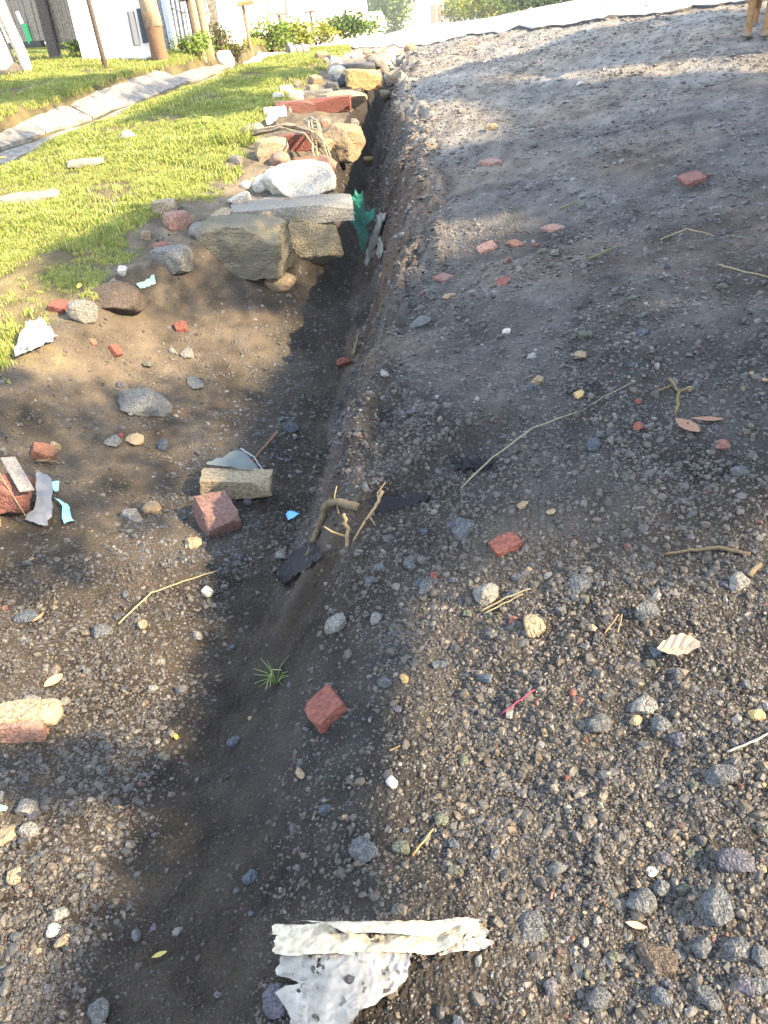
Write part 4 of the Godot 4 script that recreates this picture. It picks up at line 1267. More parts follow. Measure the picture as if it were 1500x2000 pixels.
func make_stones() -> void:
	var s := 300
	for a in [
		[Vector2(-0.895, 2.851), 0.222, 0.55, "pale", "largest loose stone in the channel, grey and angular, lying alone"],
		[Vector2(-0.800, 2.161), 0.075, 0.7, "pale", "pale stone beside a tan lump, left of the dusky half brick"],
		[Vector2(-0.752, 2.221), 0.070, 0.7, "tan", "tan lump right of a pale stone in the channel"],
		[Vector2(-0.760, 1.614), 0.061, 0.7, "grey", "grey stone at the lower end of the long straw on the left"],
		[Vector2(-0.970, 1.669), 0.062, 0.5, "blue", "flat bluish stone left of the thin red leaf"],
		[Vector2(-0.737, 1.027), 0.050, 0.9, "pale", "tall pitted whitish stone below the salmon brick"],
		[Vector2(-0.717, 0.974), 0.039, 0.7, "pale", "whitish stone just below the tall pitted one"],
		[Vector2(-0.758, 0.973), 0.045, 0.5, "tan", "flat tan stone at the left edge, below the green shard"],
		[Vector2(-0.716, 0.889), 0.037, 0.6, "tan", "tan and grey stone near the lower left edge"],
		[Vector2(-0.505, 0.651), 0.049, 0.75, "grey", "smooth grey egg shaped stone in the bottom left shade"],
		[Vector2(-0.214, 0.614), 0.050, 0.7, "purple", "purplish stone tucked beside the pale paper"],
		[Vector2(-0.126, 1.372), 0.071, 0.55, "pale", "pale angular chip on the slope above the flat red brick"],
		[Vector2(-0.037, 1.348), 0.034, 0.7, "pale", "small pale pebble right of the pale angular chip"],
		[Vector2(0.202, 1.345), 0.064, 0.75, "pale", "faceted pale grey stone with dry straws lying beside it"],
		[Vector2(0.260, 1.334), 0.031, 0.6, "blue", "small bluish stone right of the faceted pale grey stone"],
		[Vector2(0.283, 1.226), 0.061, 0.7, "tan", "brownish rounded stone below the faceted pale one"],
		[Vector2(0.250, 1.260), 0.026, 0.7, "darkbrick", "dark reddish pebble left of the brownish rounded stone"],
		[Vector2(0.186, 1.563), 0.075, 0.3, "grey", "flat grey stone sunk in the gravel left of the brown red brick"],
		[Vector2(0.354, 0.978), 0.051, 0.7, "grey", "round dark grey stone below the red crumb"],
		[Vector2(0.434, 0.993), 0.049, 0.6, "pale", "grey stone with a white face right of the round dark one"],
		[Vector2(0.448, 0.948), 0.039, 0.7, "grey", "speckled grey stone between the white faced stone and the ridged leaf"],
		[Vector2(0.330, 0.664), 0.048, 0.8, "grey", "pointed bluish grey stone standing in the bottom right gravel"],
		[Vector2(0.426, 0.634), 0.057, 0.7, "grey", "largest rounded grey stone of the bottom right gravel"],
		[Vector2(0.508, 0.830), 0.053, 0.5, "grey", "broad grey stone under the bent pale straw"],
		[Vector2(0.475, 0.693), 0.056, 0.6, "purple", "broad mottled purplish stone near the right edge"],
		[Vector2(0.328, 0.586), 0.057, 0.6, "brown", "wedge shaped stone with a pale lower edge, bottom right"],
		[Vector2(0.167, 0.653), 0.056, 0.35, "grey", "flat dark speckled stone right of the pale paper"],
		[Vector2(-0.077, 0.808), 0.053, 0.55, "grey", "grey stone with a bright right rim, low in the middle"],
		[Vector2(0.056, 0.850), 0.034, 0.5, "green", "flat greenish stone in the middle gravel"],
		[Vector2(-0.015, 0.808), 0.034, 0.7, "green", "dull upright stone beside the little straw, low middle"],
		[Vector2(-0.284, 0.844), 0.031, 0.7, "blue", "shiny blue grey pebble in the dark mud"],
		[Vector2(0.238, 0.548), 0.036, 0.8, "grey", "dark upright stone at the bottom, left of the wedge stone"],
		[Vector2(0.316, 0.536), 0.030, 0.8, "blue", "dark blue grey stone at the bottom below the wedge stone"],
		[Vector2(0.376, 0.525), 0.038, 0.6, "grey", "broad grey stone at the bottom right"],
		[Vector2(0.428, 0.574), 0.041, 0.7, "grey", "rounded grey stone left of the bottom right corner group"],
		[Vector2(0.455, 0.559), 0.030, 0.9, "grey", "egg shaped dark stone at the right edge, low"],
		[Vector2(0.391, 0.587), 0.031, 0.7, "grey", "smaller grey stone right of the wedge shaped one"],
		[Vector2(0.425, 0.531), 0.030, 0.7, "purple", "mottled stone in the bottom right corner group"],
		[Vector2(0.367, 0.683), 0.030, 0.8, "grey", "grey stone right behind the pointed bluish one"],
		[Vector2(0.606, 0.932), 0.031, 0.8, "yellow", "yellow ochre stone at the right edge"],
		[Vector2(0.385, 0.720), 0.026, 0.7, "purple", "small pinkish stone beside the white bone-like chip"],
		[Vector2(0.363, 0.708), 0.023, 0.25, "white", "thin white chip lying in the gravel above the pointed stone"],
		[Vector2(0.014, 1.160), 0.023, 0.8, "yellow", "small ochre pebble at the edge of the sunlit gravel"],
		[Vector2(-0.027, 1.155), 0.033, 0.7, "grey", "pair-like grey pebble left of the small ochre pebble"],
		[Vector2(-0.024, 0.926), 0.025, 0.7, "white", "whitish quartz pebble in the middle gravel"],
		[Vector2(0.771, 2.143), 0.041, 0.7, "blue", "bluish stone on the shaded road"],
		[Vector2(0.425, 2.370), 0.029, 0.9, "white", "bright white pebble on the shaded road"],
		[Vector2(0.538, 1.919), 0.038, 0.7, "yellow", "pale yellowish stone at the upper end of the long stem"],
		[Vector2(-0.592, 2.030), 0.057, 0.7, "tan", "small tan wedge stone below the dusky half brick"],
		[Vector2(-1.082, 3.633), 0.060, 0.8, "white", "round whitish stone on the shaded bank above the mint wrapper"],
		[Vector2(-1.108, 3.548), 0.045, 0.7, "tan", "small tan stone left of the mint wrapper"],
		[Vector2(-0.801, 3.320), 0.071, 0.6, "pale", "pale stone at the lower edge of the sunlit sand"],
		[Vector2(-0.859, 3.310), 0.049, 0.6, "pale", "smaller pale stone left of the one at the sand's lower edge"],
		[Vector2(-0.331, 2.796), 0.068, 0.6, "blue", "blue grey stone in the shaded channel above the brown stick"],
		[Vector2(0.174, 2.600), 0.097, 0.5, "grey", "grey clod on the rim of the bank"],
		[Vector2(0.290, 2.760), 0.054, 0.6, "tan", "tan clod below the rosy brick piece"],
		[Vector2(-0.372, 1.228), 0.034, 0.5, "blue", "flat blue grey pebble in the dark mud"],
		[Vector2(-0.512, 1.600), 0.037, 0.8, "pale", "pale stone at the right edge of the sunlit strip"],
		[Vector2(-0.516, 1.795), 0.038, 0.7, "white", "whitish stone near the upper end of the long straw"],
		[Vector2(-0.521, 1.413), 0.034, 0.8, "grey", "grey stone in the sunlit strip above the notch of shadow"],
		[Vector2(-0.586, 1.411), 0.029, 0.7, "pale", "pale pebble left of the grey stone in the sunlit strip"],
		[Vector2(-0.844, 1.347), 0.057, 0.5, "pale", "oblong pale stone above the salmon brick"],
		[Vector2(-0.778, 1.360), 0.031, 0.6, "pale", "small pale stone right of the oblong one"],
		[Vector2(-0.611, 0.808), 0.032, 0.7, "pale", "pale lump in the sunlit gravel, lower left"],
		[Vector2(-0.615, 0.780), 0.030, 0.5, "white", "whitish stone below the pale lump, lower left"],
		[Vector2(0.767, 4.899), 0.087, 0.5, "tan", "tan stone in the second sunny patch on the rim"],
		[Vector2(1.395, 5.436), 0.050, 0.7, "white", "bright white stone in the sunlit streak across the road"],
		[Vector2(0.425, 0.724), 0.023, 0.5, "green", "mossy green clump in the right gravel"],
		[Vector2(0.396, 1.311), 0.067, 0.3, "grey", "flat grey stone level with the gravel, right of middle"],
		[Vector2(-0.421, 1.577), 0.021, 0.7, "blue", "small blue grey pebble alone in the smooth mud"],
		[Vector2(-0.872, 2.598), 0.078, 0.35, "tan", "thin tan flake among the channel stones"],
		[Vector2(-0.942, 2.569), 0.070, 0.3, "pale", "thin pale flake left of the tan one"],
		[Vector2(-0.781, 2.604), 0.056, 0.7, "blue", "bluish stone in the channel right of the thin flakes"],
		[Vector2(-0.741, 3.094), 0.085, 0.3, "pale", "long flat pale flake above right of the largest loose stone"],
	]:
		s += 1
		lay("stone", a[0], a[1], a[2], a[3], a[4], "stone", s, 0.12 * (s % 3), rng.randf_range(0.75, 0.95))
	# loose stones one could count but not tell apart
	var protos := []
	for i in 10:
		protos.append(rock(500 + i, 4, Vector3(1.0, rng.randf_range(0.5, 0.8), rng.randf_range(0.7, 0.95)), 12, 0.09, 0.15 * (i % 3), 0.62, i % 2 == 0))
	var tones := ["grey", "grey", "blue", "grey", "pale", "tan", "purple", "green"]
	var n := 0
	while n < 280:
		var d := exp(rng.randf_range(log(0.42), log(4.6)))
		var x := rng.randf_range(-1.0, 1.0) * (0.5 * d + 0.3)
		var q := Vector2(x, d)
		if rng.randf() > gravel_share(x, d) * 0.9 + 0.05 or x < tab("XE", d) + 0.05:
			continue
		var w := clampf(0.0145 * pow(d / 0.6, 0.4) * exp(rng.randfn() * 0.38), 0.010, 0.05)
		var tn: String = tones[rng.randi() % tones.size()]
		var o := tag(obj("loose_stone", protos[n % 10], stone_mat(tn)), stone_label(q, w, {"grey": "grey", "blue": "bluish", "pale": "pale", "tan": "tan", "purple": "mottled", "green": "greenish"}[tn]), "stone", "small loose stones in the gravel")
		o.basis = (flat_turn(rng.randf() * TAU, gn(q)) * Basis(Vector3.RIGHT, rng.randf_range(-0.5, 0.5))).scaled(Vector3.ONE * w)
		o.position = gp(q, w * 0.14)
		n += 1


# ---------------------------------------------------------------- litter, straws, leaves
func stalk(called: String, pts: Array, r0: float, r1: float, key: String, colour: Color, label: String, category: String, lumps := 0.0) -> Node3D:
	r0 *= 0.8
	r1 *= 0.8
	colour = Color(colour.r * 0.84, colour.g * 0.84, colour.b * 0.84)
	var p := PackedVector3Array()
	for i in pts.size() - 1:
		for k in 5:
			p.append((pts[i] as Vector3).lerp(pts[i + 1], k / 5.0) + Vector3(nz.get_noise_2d(i * 5 + k, r0 * 900.0), nz.get_noise_2d(i * 5 + k, 7.0), nz.get_noise_2d(i * 5 + k, 19.0)) * r0 * 0.8)
	p.append(pts[pts.size() - 1])
	return tag(obj(called, tube_mesh(p, r0, r1, 6, lumps), mat(key, colour, 0.8, "blot", 14.0)), label, category)


func a_leaf(q: Vector2, long: float, wide: float, yaw: float, colour: Color, key: String, label: String, curl := 0.25, ridges := 0.0, lift := 0.006) -> Node3D:
	var st := begin()
	st.set_smooth_group(1)
	var rows := []
	var nl := 14
	for i in nl + 1:
		var t := float(i) / nl
		var w := wide * 0.5 * pow(sin(PI * clampf(t, 0.02, 0.985)), 0.7) * (1.0 + 0.1 * nz.get_noise_1d(i * 2.0 + long * 100.0))
		var line := []
		for j in 9:
			var s := j / 4.0 - 1.0
			var y := absf(s) * w * 0.35 + curl * long * (t - 0.5) * (t - 0.5) + ridges * sin(t * 60.0 + absf(s) * 5.0)
			line.append(Vector3(s * w, y, (t - 0.5) * long + absf(s) * long * 0.03))
		rows.append(line)
	for i in nl:
		for j in 8:
			quad(st, rows[i][j], rows[i + 1][j], rows[i + 1][j + 1], rows[i][j + 1])
	var o := tag(obj("fallen_leaf", finish(st), leaf_mat(key, colour, 0.3)), label, "leaf")
	o.basis = flat_turn(yaw, gn(q))
	o.position = gp(q, lift)
	return o


func make_litter() -> void:
	var paper := leaf_mat("paper", lin(0.58, 0.50, 0.36), 0.3)
	paper.roughness = 0.9
	paper.albedo_texture = tx.blot
	paper.uv1_triplanar = true
	paper.uv1_world_triplanar = true
	paper.uv1_scale = Vector3.ONE * 5.0
	var paper2 := leaf_mat("wet_paper", lin(0.34, 0.315, 0.27), 0.4)
	paper2.roughness = 0.9
	paper2.albedo_texture = tx.soiled
	paper2.uv1_triplanar = true
	paper2.uv1_world_triplanar = true
	paper2.uv1_scale = Vector3.ONE * 2.3
	var pq: Vector2 = Vector2(-0.091, 0.635)
	var pp := thing("torn_paper", "crumpled cream tissue paper lying at the bottom of the photo", "paper", gp(pq))
	var loc := func(v: Vector2, l: float) -> Vector3: return gp(v, l) - pp.position
	obj("folded_strip", sheet([loc.call(Vector2(-0.226, 0.731), 0.012), loc.call(Vector2(-0.223, 0.703), 0.016), loc.call(Vector2(-0.225, 0.676), 0.012)], [loc.call(Vector2(0.083, 0.655), 0.012), loc.call(Vector2(0.091, 0.637), 0.018), loc.call(Vector2(0.019, 0.618), 0.016)], 70, 20, 0.003, 0.010, 1.7, 0.06, 0.0, 8.0, true), paper, pp)
	obj("upper_fold", sheet([loc.call(Vector2(-0.186, 0.719), 0.014), loc.call(Vector2(-0.139, 0.695), 0.020), loc.call(Vector2(-0.106, 0.670), 0.018)], [loc.call(Vector2(0.075, 0.652), 0.014), loc.call(Vector2(0.067, 0.646), 0.022), loc.call(Vector2(0.024, 0.639), 0.018)], 60, 12, 0.003, 0.008, 4.7, 0.05, 0.0, 7.0, true), paper, pp)
	obj("lower_sheet", sheet([loc.call(Vector2(-0.200, 0.675), 0.007), loc.call(Vector2(-0.213, 0.648), 0.008), loc.call(Vector2(-0.176, 0.620), 0.007), loc.call(Vector2(-0.215, 0.618), 0.009), loc.call(Vector2(-0.187, 0.577), 0.007), loc.call(Vector2(-0.190, 0.554), 0.007)], [loc.call(Vector2(-0.013, 0.628), 0.010), loc.call(Vector2(-0.016, 0.598), 0.012), loc.call(Vector2(-0.058, 0.583), 0.010), loc.call(Vector2(-0.092, 0.566), 0.010), loc.call(Vector2(-0.100, 0.548), 0.008), loc.call(Vector2(-0.107, 0.531), 0.007)], 56, 50, 0.002, 0.009, 9.1, 0.12, 0.0, 8.0, true), paper2, pp)
	obj("torn_end", sheet([loc.call(Vector2(0.061, 0.660), 0.012), loc.call(Vector2(0.055, 0.640), 0.012), loc.call(Vector2(0.022, 0.615), 0.012)], [loc.call(Vector2(0.091, 0.658), 0.008), loc.call(Vector2(0.105, 0.634), 0.006), loc.call(Vector2(0.101, 0.619), 0.005)], 16, 14, 0.0, 0.010, 12.0, 0.3, 0.0, 20.0, true), paper2, pp)

	# grey film over the mortar covered brick
	var film := leaf_mat("grey_film", lin(0.09, 0.105, 0.10), 0.3)
	tag(obj("plastic_film", sheet([gp(Vector2(-0.593, 2.385), 0.085), gp(Vector2(-0.543, 2.420), 0.088), gp(Vector2(-0.470, 2.461), 0.10)], [gp(Vector2(-0.400, 2.366), 0.075), gp(Vector2(-0.375, 2.357), 0.03), gp(Vector2(-0.362, 2.346), 0.008)], 16, 10, 0.0, 0.010, 3.3, 0.08), film), "thin grey plastic film folded over the mortar covered brick", "plastic film")
	stalk("film_edge", [gp(Vector2(-0.477, 2.460), 0.106), gp(Vector2(-0.431, 2.431), 0.098), gp(Vector2(-0.368, 2.358), 0.03)], 0.003, 0.002, "film_white", lin(0.62, 0.62, 0.58), "white rolled edge of the grey plastic film", "plastic strip")

	# the bundle at the left edge
	var b := lay("clay_lump", Vector2(-1.147, 2.125), 0.19, 0.72, "darkbrick", "brown clay lump at the left edge, draped with scraps", "lump", 401, 0.3, 0.8, 0.3, 0.15)
	b.position.x -= 0.01
	var bt := b.position
	var slat := tag(obj("grey_lath", box_mesh(Vector3(0.045, 0.006, 0.15), 0.002), mat("slat_grey", lin(0.24, 0.22, 0.20), 0.9, "blot", 9.0, 0.2)), "flat grey slat leaning over the brown clay lump", "slat")
	slat.position = bt + Vector3(0.065, 0.062, 0.0)
	slat.basis = Basis(Vector3.UP, 0.62) * Basis(Vector3.RIGHT, 0.42) * Basis(Vector3.BACK, -0.35)
	tag(obj("blue_plastic", sheet([bt + Vector3(-0.035, 0.075, 0.055), bt + Vector3(-0.04, 0.04, 0.085), bt + Vector3(-0.02, -0.01, 0.10)], [bt + Vector3(-0.01, 0.078, 0.055), bt + Vector3(0.012, 0.045, 0.085), bt + Vector3(-0.002, -0.005, 0.10)], 8, 12, 0.0, 0.008, 6.0, 0.3), leaf_mat("blue_film", lin(0.34, 0.44, 0.62), 0.3)), "pale blue plastic scrap hanging on the brown clay lump", "plastic scrap")
	tag(obj("blue_plastic", sheet([bt + Vector3(-0.095, 0.055, 0.07), bt + Vector3(-0.095, 0.03, 0.09)], [bt + Vector3(-0.05, 0.04, 0.08), bt + Vector3(-0.048, 0.025, 0.092)], 7, 6, 0.0, 0.006, 8.0, 0.3), mats["blue_film"]), "smaller pale blue plastic scrap at the very left edge", "plastic scrap")
	tag(obj("grey_cloth", sheet([gp(Vector2(-1.085, 2.246), 0.06), gp(Vector2(-1.067, 2.120), 0.02), gp(Vector2(-1.091, 2.063), 0.008)], [gp(Vector2(-1.051, 2.251), 0.045), gp(Vector2(-1.017, 2.126), 0.02), gp(Vector2(-1.021, 2.055), 0.008)], 9, 14, 0.0, 0.016, 2.0, 0.2), leaf_mat("grey_cloth", lin(0.13, 0.13, 0.135), 0.2)), "limp grey cloth hanging down right of the brown clay lump", "cloth")
	tag(obj("teal_scrap", sheet([gp(Vector2(-1.069, 2.269), 0.02), gp(Vector2(-1.044, 2.222), 0.012)], [gp(Vector2(-1.046, 2.282), 0.02), gp(Vector2(-1.037, 2.232), 0.012)], 5, 5, 0.0, 0.006, 5.0, 0.3), leaf_mat("teal", lin(0.18, 0.42, 0.46), 0.3)), "pale teal scrap beside the upper end of the grey cloth", "plastic scrap")
	tag(obj("teal_scrap", sheet([gp(Vector2(-1.034, 2.192), 0.012), gp(Vector2(-1.005, 2.156), 0.010), gp(Vector2(-0.978, 2.071), 0.006)], [gp(Vector2(-0.992, 2.169), 0.010), gp(Vector2(-0.977, 2.137), 0.01), gp(Vector2(-0.951, 2.080), 0.006)], 6, 8, 0.0, 0.010, 7.0, 0.4), mats["teal"]), "teal scrap curled on the ground right of the grey cloth", "plastic scrap")
	for k in 4:
		stalk("straw", [bt + Vector3(-0.10 + 0.03 * k, 0.055 + 0.01 * k, 0.02 + 0.02 * k), bt + Vector3(-0.03 + 0.02 * k, 0.085, 0.03), bt + Vector3([0.05, -0.02, 0.02, 0.09][k], [0.07, -0.03, -0.05, -0.05][k], [0.05, 0.12, 0.11, 0.08][k])], 0.0028, 0.0016, "straw_pale", lin(0.42, 0.34, 0.19), ["pale straw arching over the top of the clay lump", "straw hanging down the middle of the clay lump", "straw hanging below the pale blue scrap", "straw hanging below the grey slat"][k], "straw")
	stalk("twig", [gp(Vector2(-1.138, 2.366), 0.02), gp(Vector2(-1.110, 2.390), 0.02), gp(Vector2(-1.076, 2.389), 0.01)], 0.007, 0.005, "twig_brown", lin(0.18, 0.13, 0.07), "short brown twig right of the grey slat", "twig", 0.3)

	# straws and sticks
	var pale := lin(0.46, 0.36, 0.20)
	stalk("straw", [gp(Vector2(-0.722, 1.641), 0.006), gp(Vector2(-0.652, 1.746), 0.02), gp(Vector2(-0.581, 1.812), 0.018), gp(Vector2(-0.492, 1.876), 0.012)], 0.0032, 0.0022, "straw_pale", pale, "long pale straw lying across the left slope", "straw")
	stalk("stem", [gp(Vector2(0.196, 1.683), 0.006), gp(Vector2(0.280, 1.746), 0.022), gp(Vector2(0.396, 1.812), 0.02), gp(Vector2(0.516, 1.851), 0.008)], 0.0030, 0.0020, "stem_pale", lin(0.36, 0.32, 0.2), "long thin pale stem lying across the shaded gravel", "stem")
	stalk("stem", [gp(Vector2(0.511, 1.846), 0.006), gp(Vector2(0.595, 1.879), 0.015), gp(Vector2(0.686, 1.919), 0.006)], 0.0016, 0.0012, "stem_pale", pale, "fainter stem continuing beyond the long pale stem", "stem")
	stalk("straw", [gp(Vector2(0.188, 1.308), 0.006), gp(Vector2(0.247, 1.320), 0.012), gp(Vector2(0.299, 1.331), 0.008)], 0.0022, 0.0016, "straw_pale", pale, "upper of two straws below the faceted pale grey stone", "straw")
	stalk("straw", [gp(Vector2(0.194, 1.300), 0.004), gp(Vector2(0.240, 1.311), 0.008), gp(Vector2(0.282, 1.323), 0.006)], 0.0022, 0.0014, "straw_pale", pale, "lower of two straws below the faceted pale grey stone", "straw")
	stalk("straw", [gp(Vector2(0.532, 0.868), 0.006), gp(Vector2(0.569, 0.873), 0.014), gp(Vector2(0.615, 0.889), 0.012)], 0.0026, 0.0018, "straw_white", lin(0.55, 0.50, 0.40), "bent whitish straw at the right edge", "straw")
	stalk("straw", [gp(Vector2(0.187, 1.039), 0.004), gp(Vector2(0.222, 1.054), 0.008), gp(Vector2(0.256, 1.068), 0.008)], 0.0022, 0.0018, "straw_pink", lin(0.42, 0.06, 0.11), "short pinkish red plastic straw in the right gravel", "straw")
	stalk("twig", [gp(Vector2(0.580, 1.346), 0.006), gp(Vector2(0.639, 1.343), 0.008), gp(Vector2(0.693, 1.331), 0.010), gp(Vector2(0.745, 1.302), 0.008)], 0.0035, 0.0065, "twig_brown", lin(0.15, 0.11, 0.06), "rough brown twig lying along the right gravel", "twig", 0.5)
	stalk("wood_bit", [gp(Vector2(0.719, 1.242), 0.008), gp(Vector2(0.753, 1.272), 0.010)], 0.008, 0.006, "wood_tan", lin(0.30, 0.22, 0.12), "short stub of tan wood near the right edge", "wood")
	var fork := stalk("forked_twig", [gp(Vector2(0.749, 1.779), 0.004), gp(Vector2(0.773, 1.840), 0.012), gp(Vector2(0.758, 1.895), 0.014)], 0.006, 0.003, "twig_olive", lin(0.22, 0.17, 0.07), "forked yellowish twig on the shaded road", "twig", 0.3)
	obj("side_shoot", tube_mesh(PackedVector3Array([gp(Vector2(0.763, 1.870), 0.012), gp(Vector2(0.716, 1.861), 0.006)]), 0.003, 0.002), mats["twig_olive"], fork)
	obj("side_shoot", tube_mesh(PackedVector3Array([gp(Vector2(0.773, 1.840), 0.012), gp(Vector2(0.809, 1.844), 0.01)]), 0.004, 0.002), mats["twig_olive"], fork)
	stalk("bark_strip", [gp(Vector2(-0.476, 2.488), 0.006), gp(Vector2(-0.426, 2.596), 0.016), gp(Vector2(-0.379, 2.722), 0.022)], 0.0045, 0.010, "bark_red", lin(0.24, 0.12, 0.065), "reddish brown bark strip pointing up behind the mortar brick", "bark strip")
	stalk("straw", [gp(Vector2(0.410, 1.161), 0.005), gp(Vector2(0.447, 1.199), 0.008)], 0.002, 0.0015, "straw_tan", lin(0.34, 0.23, 0.12), "left of a pair of short tan straws above the ridged leaf", "straw")
	stalk("straw", [gp(Vector2(0.435, 1.159), 0.005), gp(Vector2(0.453, 1.198), 0.008)], 0.002, 0.0015, "straw_tan", pale, "right of a pair of short tan straws above the ridged leaf", "straw")
	stalk("straw", [gp(Vector2(0.003, 0.792), 0.006), gp(Vector2(0.040, 0.828), 0.012)], 0.0022, 0.0018, "straw_gold", lin(0.42, 0.29, 0.11), "short golden straw in the low middle gravel", "straw")
	stalk("straw", [gp(Vector2(-0.025, 0.996), 0.004), gp(Vector2(-0.004, 1.003), 0.006)], 0.0016, 0.0013, "straw_gold", pale, "tiny golden straw right of the flat red brick", "straw")
	stalk("straw", [gp(Vector2(0.782, 2.780), 0.01), gp(Vector2(0.883, 2.796), 0.02)], 0.004, 0.003, "straw_green", lin(0.24, 0.25, 0.10), "greenish straw on the shaded road", "straw")
	stalk("straw", [gp(Vector2(0.823, 3.396), 0.01), gp(Vector2(0.885, 3.367), 0.016)], 0.005, 0.004, "straw_green", pale, "short green yellow straw beyond the sunny patch", "straw")
	stalk("straw", [gp(Vector2(1.033, 2.795), 0.01), gp(Vector2(1.111, 2.770), 0.03), gp(Vector2(1.182, 2.706), 0.01)], 0.003, 0.002, "straw_pale", pale, "long thin straw on the road at the right", "straw")
	stalk("straw", [gp(Vector2(1.096, 2.454), 0.01), gp(Vector2(1.114, 2.343), 0.02), gp(Vector2(1.172, 2.267), 0.01)], 0.003, 0.002, "straw_pale", pale, "curved straw on the road near the right edge", "straw")
	stalk("root", [gp(Vector2(0.268, 5.423), 0.0), gp(Vector2(0.321, 5.127), 0.03), gp(Vector2(0.411, 5.228), 0.02)], 0.008, 0.004, "straw_tan", pale, "pale root sticking out of the sunlit rim of the bank", "root", 0.3)
	stalk("root", [gp(Vector2(0.282, 5.036), 0.0), gp(Vector2(0.386, 4.814), 0.03), gp(Vector2(0.457, 4.885), 0.02)], 0.006, 0.003, "straw_tan", pale, "second pale root on the rim, slightly lower", "root", 0.3)
	stalk("broken_stick", [gp(Vector2(-0.085, 3.546), 0.01), gp(Vector2(-0.066, 3.606), 0.04), gp(Vector2(-0.052, 3.657), 0.06)], 0.010, 0.003, "wood_tan", pale, "broken stick end beside the rusty brick sliver in the bank", "stick")

	# the exposed root, black cloth, sheets painting crack and hollow shade, snapped sticks in the middle
	stalk("exposed_root", [gp(Vector2(-0.210, 1.742), 0.006), gp(Vector2(-0.181, 1.781), 0.022), gp(Vector2(-0.146, 1.746), 0.032), gp(Vector2(-0.115, 1.703), 0.028), gp(Vector2(-0.063, 1.662), 0.008)], 0.010, 0.015, "root_brown", lin(0.20, 0.15, 0.085), "thick brown root arching out of the slope", "root", 0.45)
	var black := leaf_mat("black_cloth_and_shade", lin(0.012, 0.012, 0.014), 0.0)
	black.roughness = 0.95
	tag(obj("cloth_and_crack_shade", sheet([gp(Vector2(-0.190, 1.702), 0.012), gp(Vector2(-0.284, 1.989), 0.020), gp(Vector2(-0.326, 1.884), 0.006)], [gp(Vector2(-0.157, 1.606), 0.006), gp(Vector2(-0.188, 1.598), 0.012), gp(Vector2(-0.303, 1.843), 0.004)], 14, 24, 0.0, 0.018, 2.2, 0.10, 0.0, 26.0), black), "black cloth end lying below the thick brown root", "cloth")
	tag(obj("cloth_and_crack_shade", sheet([gp(Vector2(-0.137, 1.724), 0.004), gp(Vector2(-0.036, 1.675), 0.006), gp(Vector2(0.110, 1.678), 0.004)], [gp(Vector2(-0.129, 1.658), 0.003), gp(Vector2(-0.013, 1.663), 0.003), gp(Vector2(0.123, 1.665), 0.002)], 12, 40, -0.004, 0.016, 5.2, 0.2, 0.0, 26.0), black), "black sheet painting the shade of the crack behind the snapped sticks", "cloth")
	tag(obj("cloth_and_crack_shade", sheet([gp(Vector2(0.187, 1.784), 0.004), gp(Vector2(0.237, 1.765), 0.012), gp(Vector2(0.288, 1.753), 0.004)], [gp(Vector2(0.189, 1.745), 0.003), gp(Vector2(0.239, 1.732), 0.006), gp(Vector2(0.281, 1.736), 0.004)], 12, 24, -0.006, 0.022, 7.2, 0.25, 0.0, 34.0), black), "small black sheet painting a dark hollow at the lower end of the long pale stem", "cloth")
	var sk: Vector2 = Vector2(-0.099, 1.608)
	var s1 := stalk("snapped_stick", [gp(sk, -0.01), gp(sk, 0.05) + Vector3(0.006, 0, 0), gp(sk, 0.092) + Vector3(0.002, 0, 0.0)], 0.0065, 0.0055, "stick_pale", lin(0.46, 0.34, 0.17), "upright snapped pale stick with a side twig in the middle", "stick", 0.2)
	obj("side_twig", tube_mesh(PackedVector3Array([gp(sk, 0.03), gp(sk, 0.045) + Vector3(-0.03, 0, 0), gp(sk, 0.062) + Vector3(-0.048, 0, 0)]), 0.003, 0.0018), mats["stick_pale"], s1)
	obj("side_twig", tube_mesh(PackedVector3Array([gp(Vector2(-0.112, 1.664), 0.02), gp(Vector2(-0.122, 1.724), 0.035), gp(Vector2(-0.114, 1.738), 0.05)]), 0.0022, 0.0012), mats["stick_pale"], s1)
	var k2: Vector2 = Vector2(-0.083, 1.614)
	var s2 := stalk("snapped_stick", [gp(k2, 0.0), gp(Vector2(-0.047, 1.626), 0.035), gp(Vector2(-0.015, 1.635), 0.065), gp(Vector2(0.001, 1.647), 0.085)], 0.0035, 0.0055, "stick_pale", pale, "slanting snapped stick with splintered end, right of the upright one", "stick", 0.2)
	obj("side_twig", tube_mesh(PackedVector3Array([gp(Vector2(-0.047, 1.626), 0.036), gp(Vector2(-0.034, 1.611), 0.05), gp(Vector2(-0.023, 1.590), 0.035)]), 0.0022, 0.0012), mats["stick_pale"], s2)
	obj("side_twig", tube_mesh(PackedVector3Array([gp(Vector2(-0.012, 1.634), 0.065), gp(Vector2(-0.012, 1.646), 0.085), gp(Vector2(0.009, 1.661), 0.095)]), 0.0025, 0.0012), mats["stick_pale"], s2)

	# leaves
	a_leaf(Vector2(0.524, 1.086), 0.075, 0.050, 1.35, lin(0.27, 0.19, 0.125), "leaf_tan", "pale tan leaf with sharp ridges, lying on the right gravel", 0.2, 0.0022, 0.012)
	a_leaf(Vector2(0.748, 1.706), 0.075, 0.037, 0.45, lin(0.15, 0.08, 0.048), "leaf_brown", "curled reddish brown leaf on the shaded road", 0.3)
	a_leaf(Vector2(0.803, 1.725), 0.075, 0.023, 1.45, lin(0.26, 0.12, 0.07), "leaf_brown", "thin tip of brown leaf right of the curled one", 0.2)
	a_leaf(Vector2(-0.822, 1.423), 0.054, 0.027, 2.6, lin(0.30, 0.20, 0.10), "leaf_ochre", "ochre brown leaf on the left gravel", 0.3)
